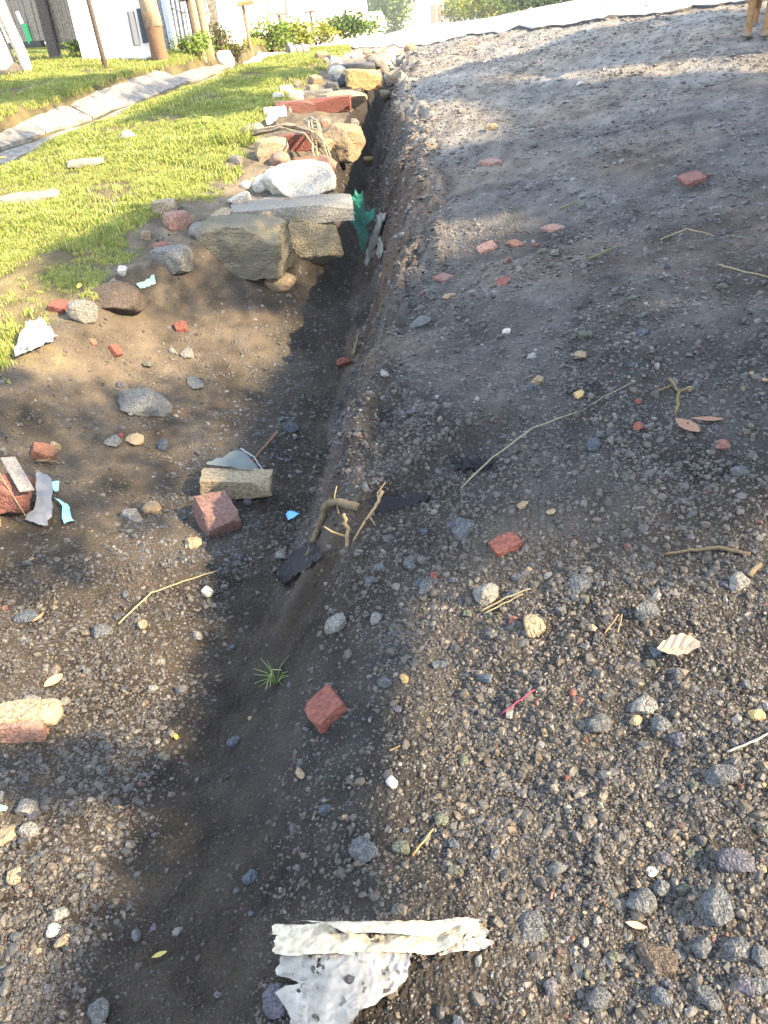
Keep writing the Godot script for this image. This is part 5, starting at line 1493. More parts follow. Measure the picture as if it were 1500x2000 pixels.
	a_leaf(Vector2(-0.929, 1.655), 0.048, 0.012, 2.9, lin(0.36, 0.13, 0.06), "leaf_red", "thin red leaf standing right of the flat bluish stone", 0.3, 0.0, 0.012)
	a_leaf(Vector2(-0.495, 1.232), 0.020, 0.009, 0.4, lin(0.5, 0.33, 0.04), "leaf_yellow", "small yellow leaf in the sunlit strip", 0.3)
	a_leaf(Vector2(-1.235, 3.471), 0.049, 0.022, 0.1, lin(0.45, 0.33, 0.05), "leaf_yellow", "small yellow leaf at the shaded grass edge", 0.3, 0.0, 0.02)
	a_leaf(Vector2(-1.007, 6.152), 0.079, 0.043, 1.4, lin(0.5, 0.28, 0.05), "leaf_amber", "amber leaf lying in the grass by the tall tuft", 0.3, 0.0, 0.06)
	a_leaf(Vector2(-2.295, 5.674), 0.087, 0.047, 1.4, lin(0.5, 0.28, 0.05), "leaf_amber", "amber leaf at the left edge below the kerb", 0.3, 0.0, 0.05)
	a_leaf(Vector2(-0.427, 0.733), 0.025, 0.008, 1.9, lin(0.22, 0.18, 0.05), "leaf_dull", "dull yellow leaf in the shaded mud, lower left", 0.2)
	a_leaf(Vector2(0.312, 0.629), 0.027, 0.010, 1.2, lin(0.36, 0.22, 0.12), "leaf_tan2", "torn tan leaf between pointed stone and wedge stone", 0.3)

	# wrappers, bag, netting, rags
	var white := leaf_mat("bag_white", lin(0.125, 0.125, 0.14), 0.4)
	tag(obj("plastic_bag", sheet([gp(Vector2(-1.325, 2.877), 0.01), gp(Vector2(-1.296, 2.983), 0.05), gp(Vector2(-1.250, 3.029), 0.04)], [gp(Vector2(-1.305, 2.822), 0.004), gp(Vector2(-1.237, 2.911), 0.02), gp(Vector2(-1.201, 3.010), 0.004)], 9, 16, 0.0, 0.028, 4.0, 0.08), white), "crumpled greyish white plastic bag at the grass edge", "plastic bag")
	tag(obj("wrapper", sheet([gp(Vector2(-1.027, 3.595), 0.012), gp(Vector2(-0.990, 3.639), 0.02), gp(Vector2(-0.959, 3.680), 0.03)], [gp(Vector2(-1.014, 3.591), 0.004), gp(Vector2(-0.983, 3.627), 0.012), gp(Vector2(-0.956, 3.662), 0.02)], 5, 10, 0.0, 0.012, 4.5, 0.2), leaf_mat("mint", lin(0.20, 0.30, 0.24), 0.3)), "mint green wrapper on the shaded bank", "wrapper")
	tag(obj("wrapper", sheet([gp(Vector2(-0.605, 6.116), 0.05), gp(Vector2(-0.546, 6.292), 0.08), gp(Vector2(-0.468, 6.335), 0.09)], [gp(Vector2(-0.585, 6.020), 0.03), gp(Vector2(-0.520, 6.158), 0.06), gp(Vector2(-0.460, 6.165), 0.05)], 5, 10, 0.0, 0.03, 6.5, 0.2), leaf_mat("wrapper_white", lin(0.42, 0.42, 0.41), 0.3)), "white wrapper lying on dry grass by the rubble", "wrapper")
	tag(obj("blue_scrap", sheet([gp(Vector2(-0.327, 2.249), 0.006), gp(Vector2(-0.308, 2.264), 0.014)], [gp(Vector2(-0.319, 2.224), 0.003), gp(Vector2(-0.281, 2.256), 0.008)], 6, 6, 0.0, 0.012, 6.1, 0.4), leaf_mat("bright_blue", lin(0.12, 0.32, 0.75), 0.3)), "tiny bright blue scrap right of the mortar covered brick", "plastic scrap")
	tag(obj("green_shard", sheet([gp(Vector2(-0.804, 1.031), 0.008), gp(Vector2(-0.799, 1.016), 0.006)], [gp(Vector2(-0.775, 1.030), 0.010), gp(Vector2(-0.776, 1.022), 0.006)], 6, 4, 0.0, 0.004, 6.6, 0.2), leaf_mat("green_shard", lin(0.10, 0.38, 0.26), 0.2)), "green plastic shard at the left edge above the flat tan stone", "plastic scrap")
	var nb: Vector3 = gp(Vector2(-0.005, 4.922), 0.0)
	var net := leaf_mat("green_net", lin(0.012, 0.10, 0.072), 0.3)
	var nt := thing("green_netting", "crumpled green netting standing against the gully bank", "netting", nb)
	nt.scale = Vector3(1.0, 0.8, 1.0)
	obj("lower_bunch", sheet([Vector3(-0.03, 0.36, -0.02), Vector3(-0.06, 0.20, 0.0), Vector3(-0.02, 0.08, 0.02), Vector3(0.0, -0.02, 0.03)], [Vector3(0.03, 0.36, -0.04), Vector3(0.035, 0.22, -0.02), Vector3(0.04, 0.08, 0.0), Vector3(0.02, -0.02, 0.02)], 10, 26, 0.0, 0.06, 3.1, 0.2, 0.12), net, nt)
	obj("upper_bunch", sheet([Vector3(-0.05, 0.20, -0.01), Vector3(-0.05, 0.30, -0.01), Vector3(-0.02, 0.38, -0.02)], [Vector3(0.0, 0.18, 0.02), Vector3(0.01, 0.28, 0.02), Vector3(0.03, 0.37, 0.0)], 9, 16, 0.0, 0.07, 5.3, 0.25, 0.12), net, nt)
	obj("side_bunch", sheet([Vector3(0.0, 0.17, 0.0), Vector3(0.03, 0.23, 0.0), Vector3(0.04, 0.28, -0.02)], [Vector3(0.02, 0.15, 0.02), Vector3(0.08, 0.20, 0.01), Vector3(0.09, 0.26, -0.02)], 8, 10, 0.0, 0.05, 8.3, 0.25, 0.1), net, nt)
	for k in 9:
		var a := Vector3(rng.randf_range(-0.05, 0.05), rng.randf_range(0.05, 0.3), 0.03)
		obj("strand", tube_mesh(PackedVector3Array([a, a + Vector3(rng.randf_range(-0.04, 0.04), rng.randf_range(-0.05, 0.05), 0.02), a + Vector3(rng.randf_range(-0.05, 0.05), rng.randf_range(-0.09, 0.02), 0.015)]), 0.003, 0.002, 5), net, nt)
	tag(obj("grey_rag", sheet([gp(Vector2(0.113, 5.006), 0.02), gp(Vector2(0.057, 4.827), 0.03), gp(Vector2(-0.001, 4.630), 0.03), gp(Vector2(-0.000, 4.543), 0.02)], [gp(Vector2(0.152, 4.657), 0.015), gp(Vector2(0.109, 4.456), 0.02), gp(Vector2(0.047, 4.630), 0.02), gp(Vector2(0.012, 4.534), 0.015)], 8, 22, 0.0, 0.04, 1.1, 0.5), leaf_mat("rag", lin(0.12, 0.12, 0.105), 0.2)), "grey rag hanging down the gully bank right of the green netting", "rag")
	tag(obj("grey_rag", sheet([gp(Vector2(0.087, 4.406), 0.02), gp(Vector2(0.063, 4.261), 0.02)], [gp(Vector2(0.111, 4.219), 0.015), gp(Vector2(0.080, 4.072), 0.015)], 5, 10, 0.0, 0.04, 3.1, 0.5), mats["rag"]), "shorter tail of grey rag on the bank", "rag")

	# dry palm strips over the rubble
	var po := thing("dry_palm_frond", "dry pale palm strips lying over the bricks by the grass", "palm frond", gp(Vector2(-0.427, 5.317)))
	var pl := func(v: Vector2, l: float) -> Vector3: return gp(v, l) - po.position
	for k in 16:
		var o1 := rng.randf_range(-0.02, 0.02)
		var pts: Array
		if k < 9:
			pts = [pl.call(Vector2(-0.629, 5.516), 0.10 + o1), pl.call(Vector2(-0.430, 5.398), 0.16 + o1), pl.call(Vector2(-0.266, 5.167), 0.19 + o1), pl.call(Vector2(-0.158, 5.162), 0.14 + o1)]
		else:
			pts = [pl.call(Vector2(-0.300, 5.786), 0.12 + o1), pl.call(Vector2(-0.246, 5.421), 0.17 + o1), pl.call(Vector2(-0.210, 5.097), 0.10 + o1), pl.call(Vector2(-0.185, 5.043), 0.05 + o1)]
		var pv := PackedVector3Array()
		var sh := Vector3(rng.randf_range(-0.05, 0.05), 0, rng.randf_range(-0.05, 0.05))
		for i in 3:
			for j in 4:
				pv.append((pts[i] as Vector3).lerp(pts[i + 1], j / 4.0) + sh * (0.4 + 0.3 * i) + Vector3(0, 0.008 * nz.get_noise_2d(i * 4 + j, k * 3.0), 0))
		obj("strip", tube_mesh(pv, 0.008, 0.004, 5, 0.3), mat("palm_pale", lin(0.33, 0.26, 0.165), 0.85, "blot", 8.0), po)


func make_plants() -> void:
	var q: Vector2 = Vector2(-0.286, 1.383)
	var t := thing("grass_sprig", "small green grass sprig growing from the dark mud", "grass sprig", gp(q))
	for k in 11:
		var a := rng.randf() * TAU
		var l := rng.randf_range(0.03, 0.07)
		var pts := PackedVector3Array([Vector3.ZERO, Vector3(cos(a) * l * 0.35, l * 0.5, sin(a) * l * 0.35), Vector3(cos(a) * l * 0.9, l * 0.55, sin(a) * l * 0.9)])
		obj("blade", tube_mesh(pts, 0.0014, 0.0006, 4), leaf_mat("sprig", lin(0.10, 0.16, 0.04), 0.4), t)
	for k in 2:
		var pts := PackedVector3Array([gp(Vector2(-0.275, 1.419), 0.0) - t.position, gp(Vector2(-0.298, 1.421), 0.03) - t.position, gp([Vector2(-0.312, 1.371), Vector2(-0.299, 1.369)][k], 0.02) - t.position])
		obj("dry_blade", tube_mesh(pts, 0.0016, 0.0009, 4), leaf_mat("sprig_dry", lin(0.30, 0.29, 0.13), 0.4), t)
	var q2: Vector2 = Vector2(-0.782, 5.596)
	var t2 := thing("grass_tuft", "tall tuft of long grass blades at the rubble edge", "grass tuft", gp(q2))
	for k in 46:
		var a := rng.randf() * TAU
		var l := rng.randf_range(0.10, 0.24)
		var o := Vector3(rng.randf_range(-0.16, 0.12), 0, rng.randf_range(-0.12, 0.1))
		var pts := PackedVector3Array([o, o + Vector3(cos(a) * l * 0.25, l * 0.6, sin(a) * l * 0.25), o + Vector3(cos(a) * l * 0.75, l * 0.85, sin(a) * l * 0.75)])
		obj("blade", tube_mesh(pts, 0.0035, 0.001, 4), leaf_mat("tuft_blade", lin(0.16, 0.20, 0.04), 0.6), t2)


# ---------------------------------------------------------------- the dog whose forelegs show at the right edge
func blob(bones: Array, cell: float, k: float) -> ArrayMesh:
	var lo := Vector3.ONE * 1e9
	var hi := -lo
	for b in bones:
		var m: float = maxf(b[2], b[3]) + k + cell * 2.0
		lo = lo.min((b[0] as Vector3) - Vector3.ONE * m).min((b[1] as Vector3) - Vector3.ONE * m)
		hi = hi.max((b[0] as Vector3) + Vector3.ONE * m).max((b[1] as Vector3) + Vector3.ONE * m)
	var n := Vector3i(((hi - lo) / cell).ceil()) + Vector3i.ONE
	var f := PackedFloat32Array()
	f.resize(n.x * n.y * n.z)
	f.fill(1.0)
	for b in bones:
		var pa: Vector3 = b[0]
		var pb: Vector3 = b[1]
		var m: float = maxf(b[2], b[3]) + k + cell * 2.0
		var i0 := Vector3i((pa.min(pb) - Vector3.ONE * m - lo) / cell).clamp(Vector3i.ZERO, n - Vector3i.ONE)
		var i1 := Vector3i((pa.max(pb) + Vector3.ONE * m - lo) / cell).clamp(Vector3i.ZERO, n - Vector3i.ONE)
		var ba := pb - pa
		var l2 := maxf(ba.length_squared(), 1e-8)
		for z in range(i0.z, i1.z + 1):
			for y in range(i0.y, i1.y + 1):
				for x in range(i0.x, i1.x + 1):
					var p := lo + Vector3(x, y, z) * cell
					var t := clampf((p - pa).dot(ba) / l2, 0.0, 1.0)
					var dd: float = (p - pa - ba * t).length() - lerpf(b[2], b[3], t)
					var at := (z * n.y + y) * n.x + x
					var o := f[at]
					var h := clampf(0.5 + 0.5 * (o - dd) / k, 0.0, 1.0)
					f[at] = lerpf(o, dd, h) - k * h * (1.0 - h)
	var vert := {}
	var corner := [Vector3i(0, 0, 0), Vector3i(1, 0, 0), Vector3i(0, 1, 0), Vector3i(1, 1, 0), Vector3i(0, 0, 1), Vector3i(1, 0, 1), Vector3i(0, 1, 1), Vector3i(1, 1, 1)]
	var edges := [[0, 1], [2, 3], [4, 5], [6, 7], [0, 2], [1, 3], [4, 6], [5, 7], [0, 4], [1, 5], [2, 6], [3, 7]]
	var near := PackedInt32Array()
	for z in n.z - 1:
		for y in n.y - 1:
			for x in n.x - 1:
				var at := (z * n.y + y) * n.x + x
				if absf(f[at]) > cell * 2.0:
					continue
				var sum := Vector3.ZERO
				var cnt := 0
				for e in edges:
					var c0: Vector3i = corner[e[0]]
					var c1: Vector3i = corner[e[1]]
					var v0 := f[at + (c0.z * n.y + c0.y) * n.x + c0.x]
					var v1 := f[at + (c1.z * n.y + c1.y) * n.x + c1.x]
					if (v0 < 0.0) != (v1 < 0.0):
						sum += Vector3(c0).lerp(Vector3(c1), v0 / (v0 - v1))
						cnt += 1
				if cnt:
					vert[at] = lo + (Vector3(x, y, z) + sum / cnt) * cell
					near.append(at)
	var st := begin()
	st.set_smooth_group(1)
	st.set_color(Color.WHITE)
	var step := [1, n.x, n.x * n.y]
	for at in near:
		for ax in 3:
			var nx: int = step[ax]
			var u: int = step[(ax + 1) % 3]
			var w: int = step[(ax + 2) % 3]
			var v0 := f[at]
			var v1 := f[at + nx]
			if (v0 < 0.0) == (v1 < 0.0):
				continue
			if not (vert.has(at - u) and vert.has(at - w) and vert.has(at - u - w)):
				continue
			var q := [vert[at], vert[at - u], vert[at - u - w], vert[at - w]]
			if v0 < 0.0:
				q.reverse()
			# tan coat, paler and greyer at the paws, dark between the toes
			var low := 1.0 - smooth01((q[0].y - 0.015) / 0.035)
			st.set_color(Color(0.36, 0.21, 0.09).lerp(Color(0.27, 0.195, 0.125), low) * (1.0 + 0.25 * nz.get_noise_3dv(q[0] * 30.0)))
			quad(st, q[0], q[1], q[2], q[3])
	return finish(st)


func make_dog() -> void:
	var at: Vector2 = Vector2(2.510, 5.584)
	var o := thing("dog", "tan dog at the right edge, only its forelegs in view", "dog", gp(at), -0.52)
	var bones := []
	for s in [-1.0, 1.0]:
		var x: float = 0.052 * s
		var z: float = 0.02 * s
		bones.append([Vector3(x, 0.025, z), Vector3(x, 0.12, z - 0.005), 0.023, 0.020])
		bones.append([Vector3(x, 0.12, z - 0.005), Vector3(x * 1.15, 0.30, z - 0.03), 0.020, 0.030])
		bones.append([Vector3(x * 1.15, 0.30, z - 0.03), Vector3(x * 1.25, 0.45, 0.02), 0.034, 0.055])
		bones.append([Vector3(x, 0.020, z + 0.0), Vector3(x, 0.016, z + 0.030), 0.022, 0.015])
		for j in 4:
			var tx0: float = x + (j - 1.5) * 0.0165
			bones.append([Vector3(x + (j - 1.5) * 0.009, 0.016, z + 0.015), Vector3(tx0, 0.010, z + (0.060 if j in [1, 2] else 0.050)), 0.010, 0.0085])
		bones.append([Vector3(s * 0.07, 0.44, -0.50), Vector3(s * 0.08, 0.29, -0.42), 0.075, 0.048])
		bones.append([Vector3(s * 0.08, 0.29, -0.42), Vector3(s * 0.075, 0.15, -0.57), 0.042, 0.022])
		bones.append([Vector3(s * 0.075, 0.15, -0.57), Vector3(s * 0.075, 0.03, -0.54), 0.020, 0.019])
		bones.append([Vector3(s * 0.075, 0.018, -0.54), Vector3(s * 0.075, 0.014, -0.49), 0.020, 0.014])
		bones.append([Vector3(s * 0.045, 0.72, 0.16), Vector3(s * 0.075, 0.77, 0.13), 0.022, 0.008])
	bones.append([Vector3(0, 0.43, -0.02), Vector3(0, 0.45, -0.25), 0.115, 0.105])
	bones.append([Vector3(0, 0.45, -0.25), Vector3(0, 0.47, -0.50), 0.085, 0.09])
	bones.append([Vector3(0, 0.48, 0.03), Vector3(0, 0.65, 0.14), 0.075, 0.058])
	bones.append([Vector3(0, 0.68, 0.16), Vector3(0, 0.67, 0.22), 0.064, 0.05])
	bones.append([Vector3(0, 0.655, 0.24), Vector3(0, 0.645, 0.33), 0.036, 0.026])
	bones.append([Vector3(0, 0.50, -0.56), Vector3(0, 0.44, -0.72), 0.022, 0.014])
	bones.append([Vector3(0, 0.44, -0.72), Vector3(0, 0.36, -0.82), 0.014, 0.008])
	var fur := mat("tan_fur", Color.WHITE, 0.9, "grain", 6.0, 0.3)
	fur.vertex_color_use_as_albedo = true
	obj("body", blob(bones, 0.0075, 0.007), fur, o)
	var claw := mat("dark_claw", lin(0.03, 0.028, 0.025), 0.6)
	for s in [-1.0, 1.0]:
		for j in 4:
			var x: float = 0.052 * s + (j - 1.5) * 0.0165
			obj("claw", tube_mesh(PackedVector3Array([Vector3(x, 0.012, 0.02 * s + 0.060), Vector3(x, 0.009, 0.02 * s + 0.070), Vector3(x, 0.003, 0.02 * s + 0.076)]), 0.0042, 0.0015, 6), claw, o)
		var ey := SphereMesh.new()
		ey.radius = 0.010
		ey.height = 0.020
		var e := obj("eye", ey, claw, o)
		e.position = Vector3(0.034 * s, 0.70, 0.212)
	var ns := SphereMesh.new()
	ns.radius = 0.016
	ns.height = 0.026
	var nn := obj("nose", ns, claw, o)
	nn.position = Vector3(0, 0.655, 0.352)


# ---------------------------------------------------------------- street trees on the right, out of frame, whose shade falls across the gully
func make_shade_trees() -> void:
	var a := thing("shade_tree", "broad street tree right of the camera whose shade covers the road", "tree", Vector3(14.0, gy(14.0, -3.5), 3.5), 0.0, "street trees on the right")
	var b := thing("shade_tree", "street tree further right whose shade falls on the grass strip", "tree", Vector3(13.0, gy(13.0, 4.0), -4.0), 0.0, "street trees on the right")
	var c := thing("shade_tree", "young street tree right of the camera whose shade falls near the paper", "tree", Vector3(7.0, gy(7.0, -4.5), 4.5), 0.0, "street trees on the right")
	var bark := mat("tree_bark", lin(0.16, 0.12, 0.09), 0.95, "blot", 2.0, 0.6)
	var road_shade := [Vector2(-0.087, 2.793), Vector2(0.135, 2.599), Vector2(0.157, 2.897), Vector2(0.379, 3.155), Vector2(0.651, 3.110), Vector2(0.780, 3.344), Vector2(0.583, 3.686), Vector2(0.428, 3.932), Vector2(0.387, 4.519), Vector2(0.492, 4.732), Vector2(0.852, 4.542), Vector2(0.977, 5.071), Vector2(0.805, 5.746), Vector2(0.423, 6.483), Vector2(0.542, 7.012), Vector2(1.143, 5.782), Vector2(2.216, 4.717), Vector2(2.121, 3.521), Vector2(1.512, 2.228), Vector2(1.153, 1.648), Vector2(0.863, 1.508), Vector2(0.591, 1.544), Vector2(0.435, 1.527), Vector2(0.289, 1.645), Vector2(0.135, 1.610), Vector2(0.020, 1.727)]
	var far_shade := [Vector2(0.632, 7.108), Vector2(0.992, 7.075), Vector2(1.410, 6.966), Vector2(1.911, 7.255), Vector2(2.430, 7.129), Vector2(2.890, 6.724), Vector2(3.246, 6.323), Vector2(2.751, 4.991), Vector2(2.404, 5.161), Vector2(1.944, 5.531), Vector2(1.302, 6.071), Vector2(1.093, 6.261)]
	var mud_shade := [Vector2(-0.582, 0.576), Vector2(-0.573, 0.687), Vector2(-0.546, 0.840), Vector2(-0.499, 0.969), Vector2(-0.465, 1.069), Vector2(-0.464, 1.305), Vector2(-0.490, 1.584), Vector2(-0.507, 1.888), Vector2(-0.459, 2.114), Vector2(-0.324, 2.255), Vector2(-0.173, 1.625), Vector2(-0.135, 1.410), Vector2(-0.197, 1.306), Vector2(-0.202, 1.148), Vector2(-0.143, 0.963), Vector2(-0.123, 0.853), Vector2(-0.105, 0.757), Vector2(-0.157, 0.727), Vector2(-0.256, 0.761), Vector2(-0.234, 0.538)]
	var notch := [Vector2(-0.923, 1.195), Vector2(-0.767, 1.240), Vector2(-0.641, 1.240), Vector2(-0.497, 1.151), Vector2(-0.465, 1.069), Vector2(-0.566, 1.044), Vector2(-0.633, 1.071), Vector2(-0.701, 1.034), Vector2(-0.874, 1.074)]
	var left_shade := [Vector2(-1.467, 2.696), Vector2(-1.169, 2.830), Vector2(-0.889, 3.013), Vector2(-0.675, 3.239), Vector2(-0.497, 3.125), Vector2(-0.625, 2.802), Vector2(-0.730, 2.515), Vector2(-0.704, 2.259), Vector2(-0.723, 2.026), Vector2(-0.810, 1.834), Vector2(-0.992, 1.795), Vector2(-1.182, 1.732)]
	var lawn_shade := [Vector2(-3.479, 8.189), Vector2(-2.496, 7.928), Vector2(-1.944, 8.426), Vector2(-1.773, 8.959), Vector2(-1.989, 8.145), Vector2(-2.162, 7.604), Vector2(-2.342, 7.070), Vector2(-2.941, 6.779)]
	var verge_shade := [Vector2(-1.705, 6.425), Vector2(-1.411, 6.653), Vector2(-0.996, 6.406), Vector2(-0.649, 6.736), Vector2(-0.515, 7.116), Vector2(-0.857, 7.296), Vector2(-1.164, 7.747), Vector2(-0.753, 8.148), Vector2(-0.201, 8.147), Vector2(-0.012, 8.910), Vector2(-0.420, 9.171), Vector2(-0.994, 9.220), Vector2(-1.232, 8.272), Vector2(-1.455, 7.374)]
	var kerb_shade := [Vector2(-2.645, 5.973), Vector2(-2.446, 6.541), Vector2(-2.256, 6.434), Vector2(-2.166, 5.860), Vector2(-2.577, 5.661)]
	var kerb_shade2 := [Vector2(-2.040, 7.786), Vector2(-1.666, 9.162), Vector2(-1.505, 8.538), Vector2(-1.899, 7.641)]
	var fringe := [Vector2(0.020, 1.727), Vector2(0.135, 1.610), Vector2(0.289, 1.645), Vector2(0.435, 1.527), Vector2(0.591, 1.544), Vector2(0.883, 1.501), Vector2(0.813, 1.239), Vector2(0.520, 1.299), Vector2(0.272, 1.404), Vector2(0.113, 1.408), Vector2(-0.043, 1.580)]
	var rock_shade := [Vector2(-0.02, 3.85), Vector2(0.0, 4.74), Vector2(-0.36, 4.74), Vector2(-0.40, 4.45), Vector2(-0.75, 4.52), Vector2(-1.12, 4.36), Vector2(-1.48, 3.85), Vector2(-1.36, 3.42), Vector2(-1.0, 3.52), Vector2(-0.72, 3.72), Vector2(-0.4, 3.80)]
	for w in [[b, rock_shade, 1100.0, 0.055], [a, fringe, 330.0, 0.06], [a, road_shade, 1100.0, 0.07], [b, far_shade, 420.0, 0.10], [c, mud_shade, 3000.0, 0.036], [c, notch, 3000.0, 0.034], [b, left_shade, 430.0, 0.06], [b, lawn_shade, 420.0, 0.10], [b, verge_shade, 500.0, 0.09], [b, kerb_shade, 600.0, 0.07], [b, kerb_shade2, 700.0, 0.06]]:
		crown_over(w[0], w[1], w[2], w[3], 5.0 if w[0] == a else (2.2 if w[0] == c else 2.6))
	for t in [a, b, c]:
		var big: float = 0.10 if t == c else 0.22
		var trunk := PackedVector3Array()
		for i in 8:
			trunk.append(Vector3(nz.get_noise_1d(i * 0.6 + big * 90.0) * 0.12 * i, -0.3 + (1.15 if t == a else 0.75) * i, nz.get_noise_1d(i * 0.6 + 40.0) * 0.12 * i))
		obj("trunk", tube_mesh(trunk, big, big * 0.5, 10, 0.15), bark, t)
		for i in 6:
			var s: Vector3 = trunk[4 + i % 4]
			var g := i * 1.047 + 0.4
			var r: float = 1.0 if t == c else 2.2
			obj("limb", tube_mesh(PackedVector3Array([s, s + Vector3(cos(g) * r * 0.5, 0.5, sin(g) * r * 0.5), s + Vector3(cos(g) * r, 0.9, sin(g) * r)]), big * 0.4, big * 0.12, 7, 0.15), bark, t)


# crown clumps set along sun rays over an outline, shaped to cast its shade
func crown_over(tree: Node3D, poly: Array, per_m2: float, spread: float, low: float) -> void:
	var box := Rect2(poly[0], Vector2.ZERO)
	for p in poly:
		box = box.expand(p)
	var spots := []
	var n := int(box.get_area() * per_m2)
	for i in n:
		var q := box.position + Vector2(rng.randf(), rng.randf()) * box.size
		if not inside(poly, q):
			continue
		# gaps where the light comes through
		if nz.get_noise_2d(q.x * 1.9 + 8.0, q.y * 1.9) > 0.74:
			continue
		var up := low + rng.randf() * (1.5 if low < 2.5 else 3.0)
		spots.append(Vector3(q.x, gy(q.x, q.y), -q.y) + TO_SUN * (up / TO_SUN.y))
	var st := begin()
	st.set_smooth_group(-1)
	for i in 12:
		var p := Vector3(rng.randfn(), rng.randfn(), rng.randfn()) * spread * 0.5
		var u := Vector3(rng.randfn(), rng.randfn(), rng.randfn()).normalized()
		var w := u.cross(Vector3(rng.randfn(), rng.randfn(), rng.randfn())).normalized()
		var s := spread * 0.62
		st.set_color(leaf_colour("green"))
		quad(st, p - u * s * 0.5, p + w * s * 0.27, p + u * s * 0.5, p - w * s * 0.27)
	var mm := MultiMesh.new()
	mm.transform_format = MultiMesh.TRANSFORM_3D
	mm.mesh = finish(st)
	mm.instance_count = spots.size()
	for i in spots.size():
		var bs := Basis.from_euler(Vector3(rng.randf() * TAU, rng.randf() * TAU, rng.randf() * TAU)) * rng.randf_range(0.8, 1.25)
		mm.set_instance_transform(i, Transform3D(bs, spots[i] - tree.position))
	var mi := MultiMeshInstance3D.new()
	mi.multimesh = mm
	mi.material_override = leaf_mat("leaf", Color.WHITE, 0.6, true)
	mi.name = "crown"
	mi.set_meta("kind", "stuff")
	tree.add_child(mi, true)


# ---------------------------------------------------------------- gravel and grass
func gravel_share(x: float, d: float) -> float:
	var g := tab("XG", d)
	var c := tab("XC", d)
	var n := nz.get_noise_2d(x * 2.3 + 5.0, d * 2.3) * 0.5 + nz.get_noise_2d(x * 6.0, d * 6.0 + 8.0) * 0.35
	if x < tab("XE", d) - 0.05:
		return 0.0
	if d < 1.9:
		var mud := smooth01((x - g + 0.16) / 0.10) * smooth01((c - 0.02 - x) / 0.16)
		return clampf((0.95 + 0.5 * n) * (1.0 - 0.80 * mud), 0.03, 1.0)
	if x > c:
		return clampf(lerpf(0.60, 0.24, smooth01((d - 1.9) / 2.4)) + 0.7 * n, 0.03, 1.0)
	if x > g + 0.05:
		return 0.16 + 0.2 * maxf(n, 0.0)
	var bed := smooth01((x - g + 0.62) / 0.25)
	return clampf(lerpf(0.45, 0.9, bed) + 0.9 * n, 0.06, 1.0)


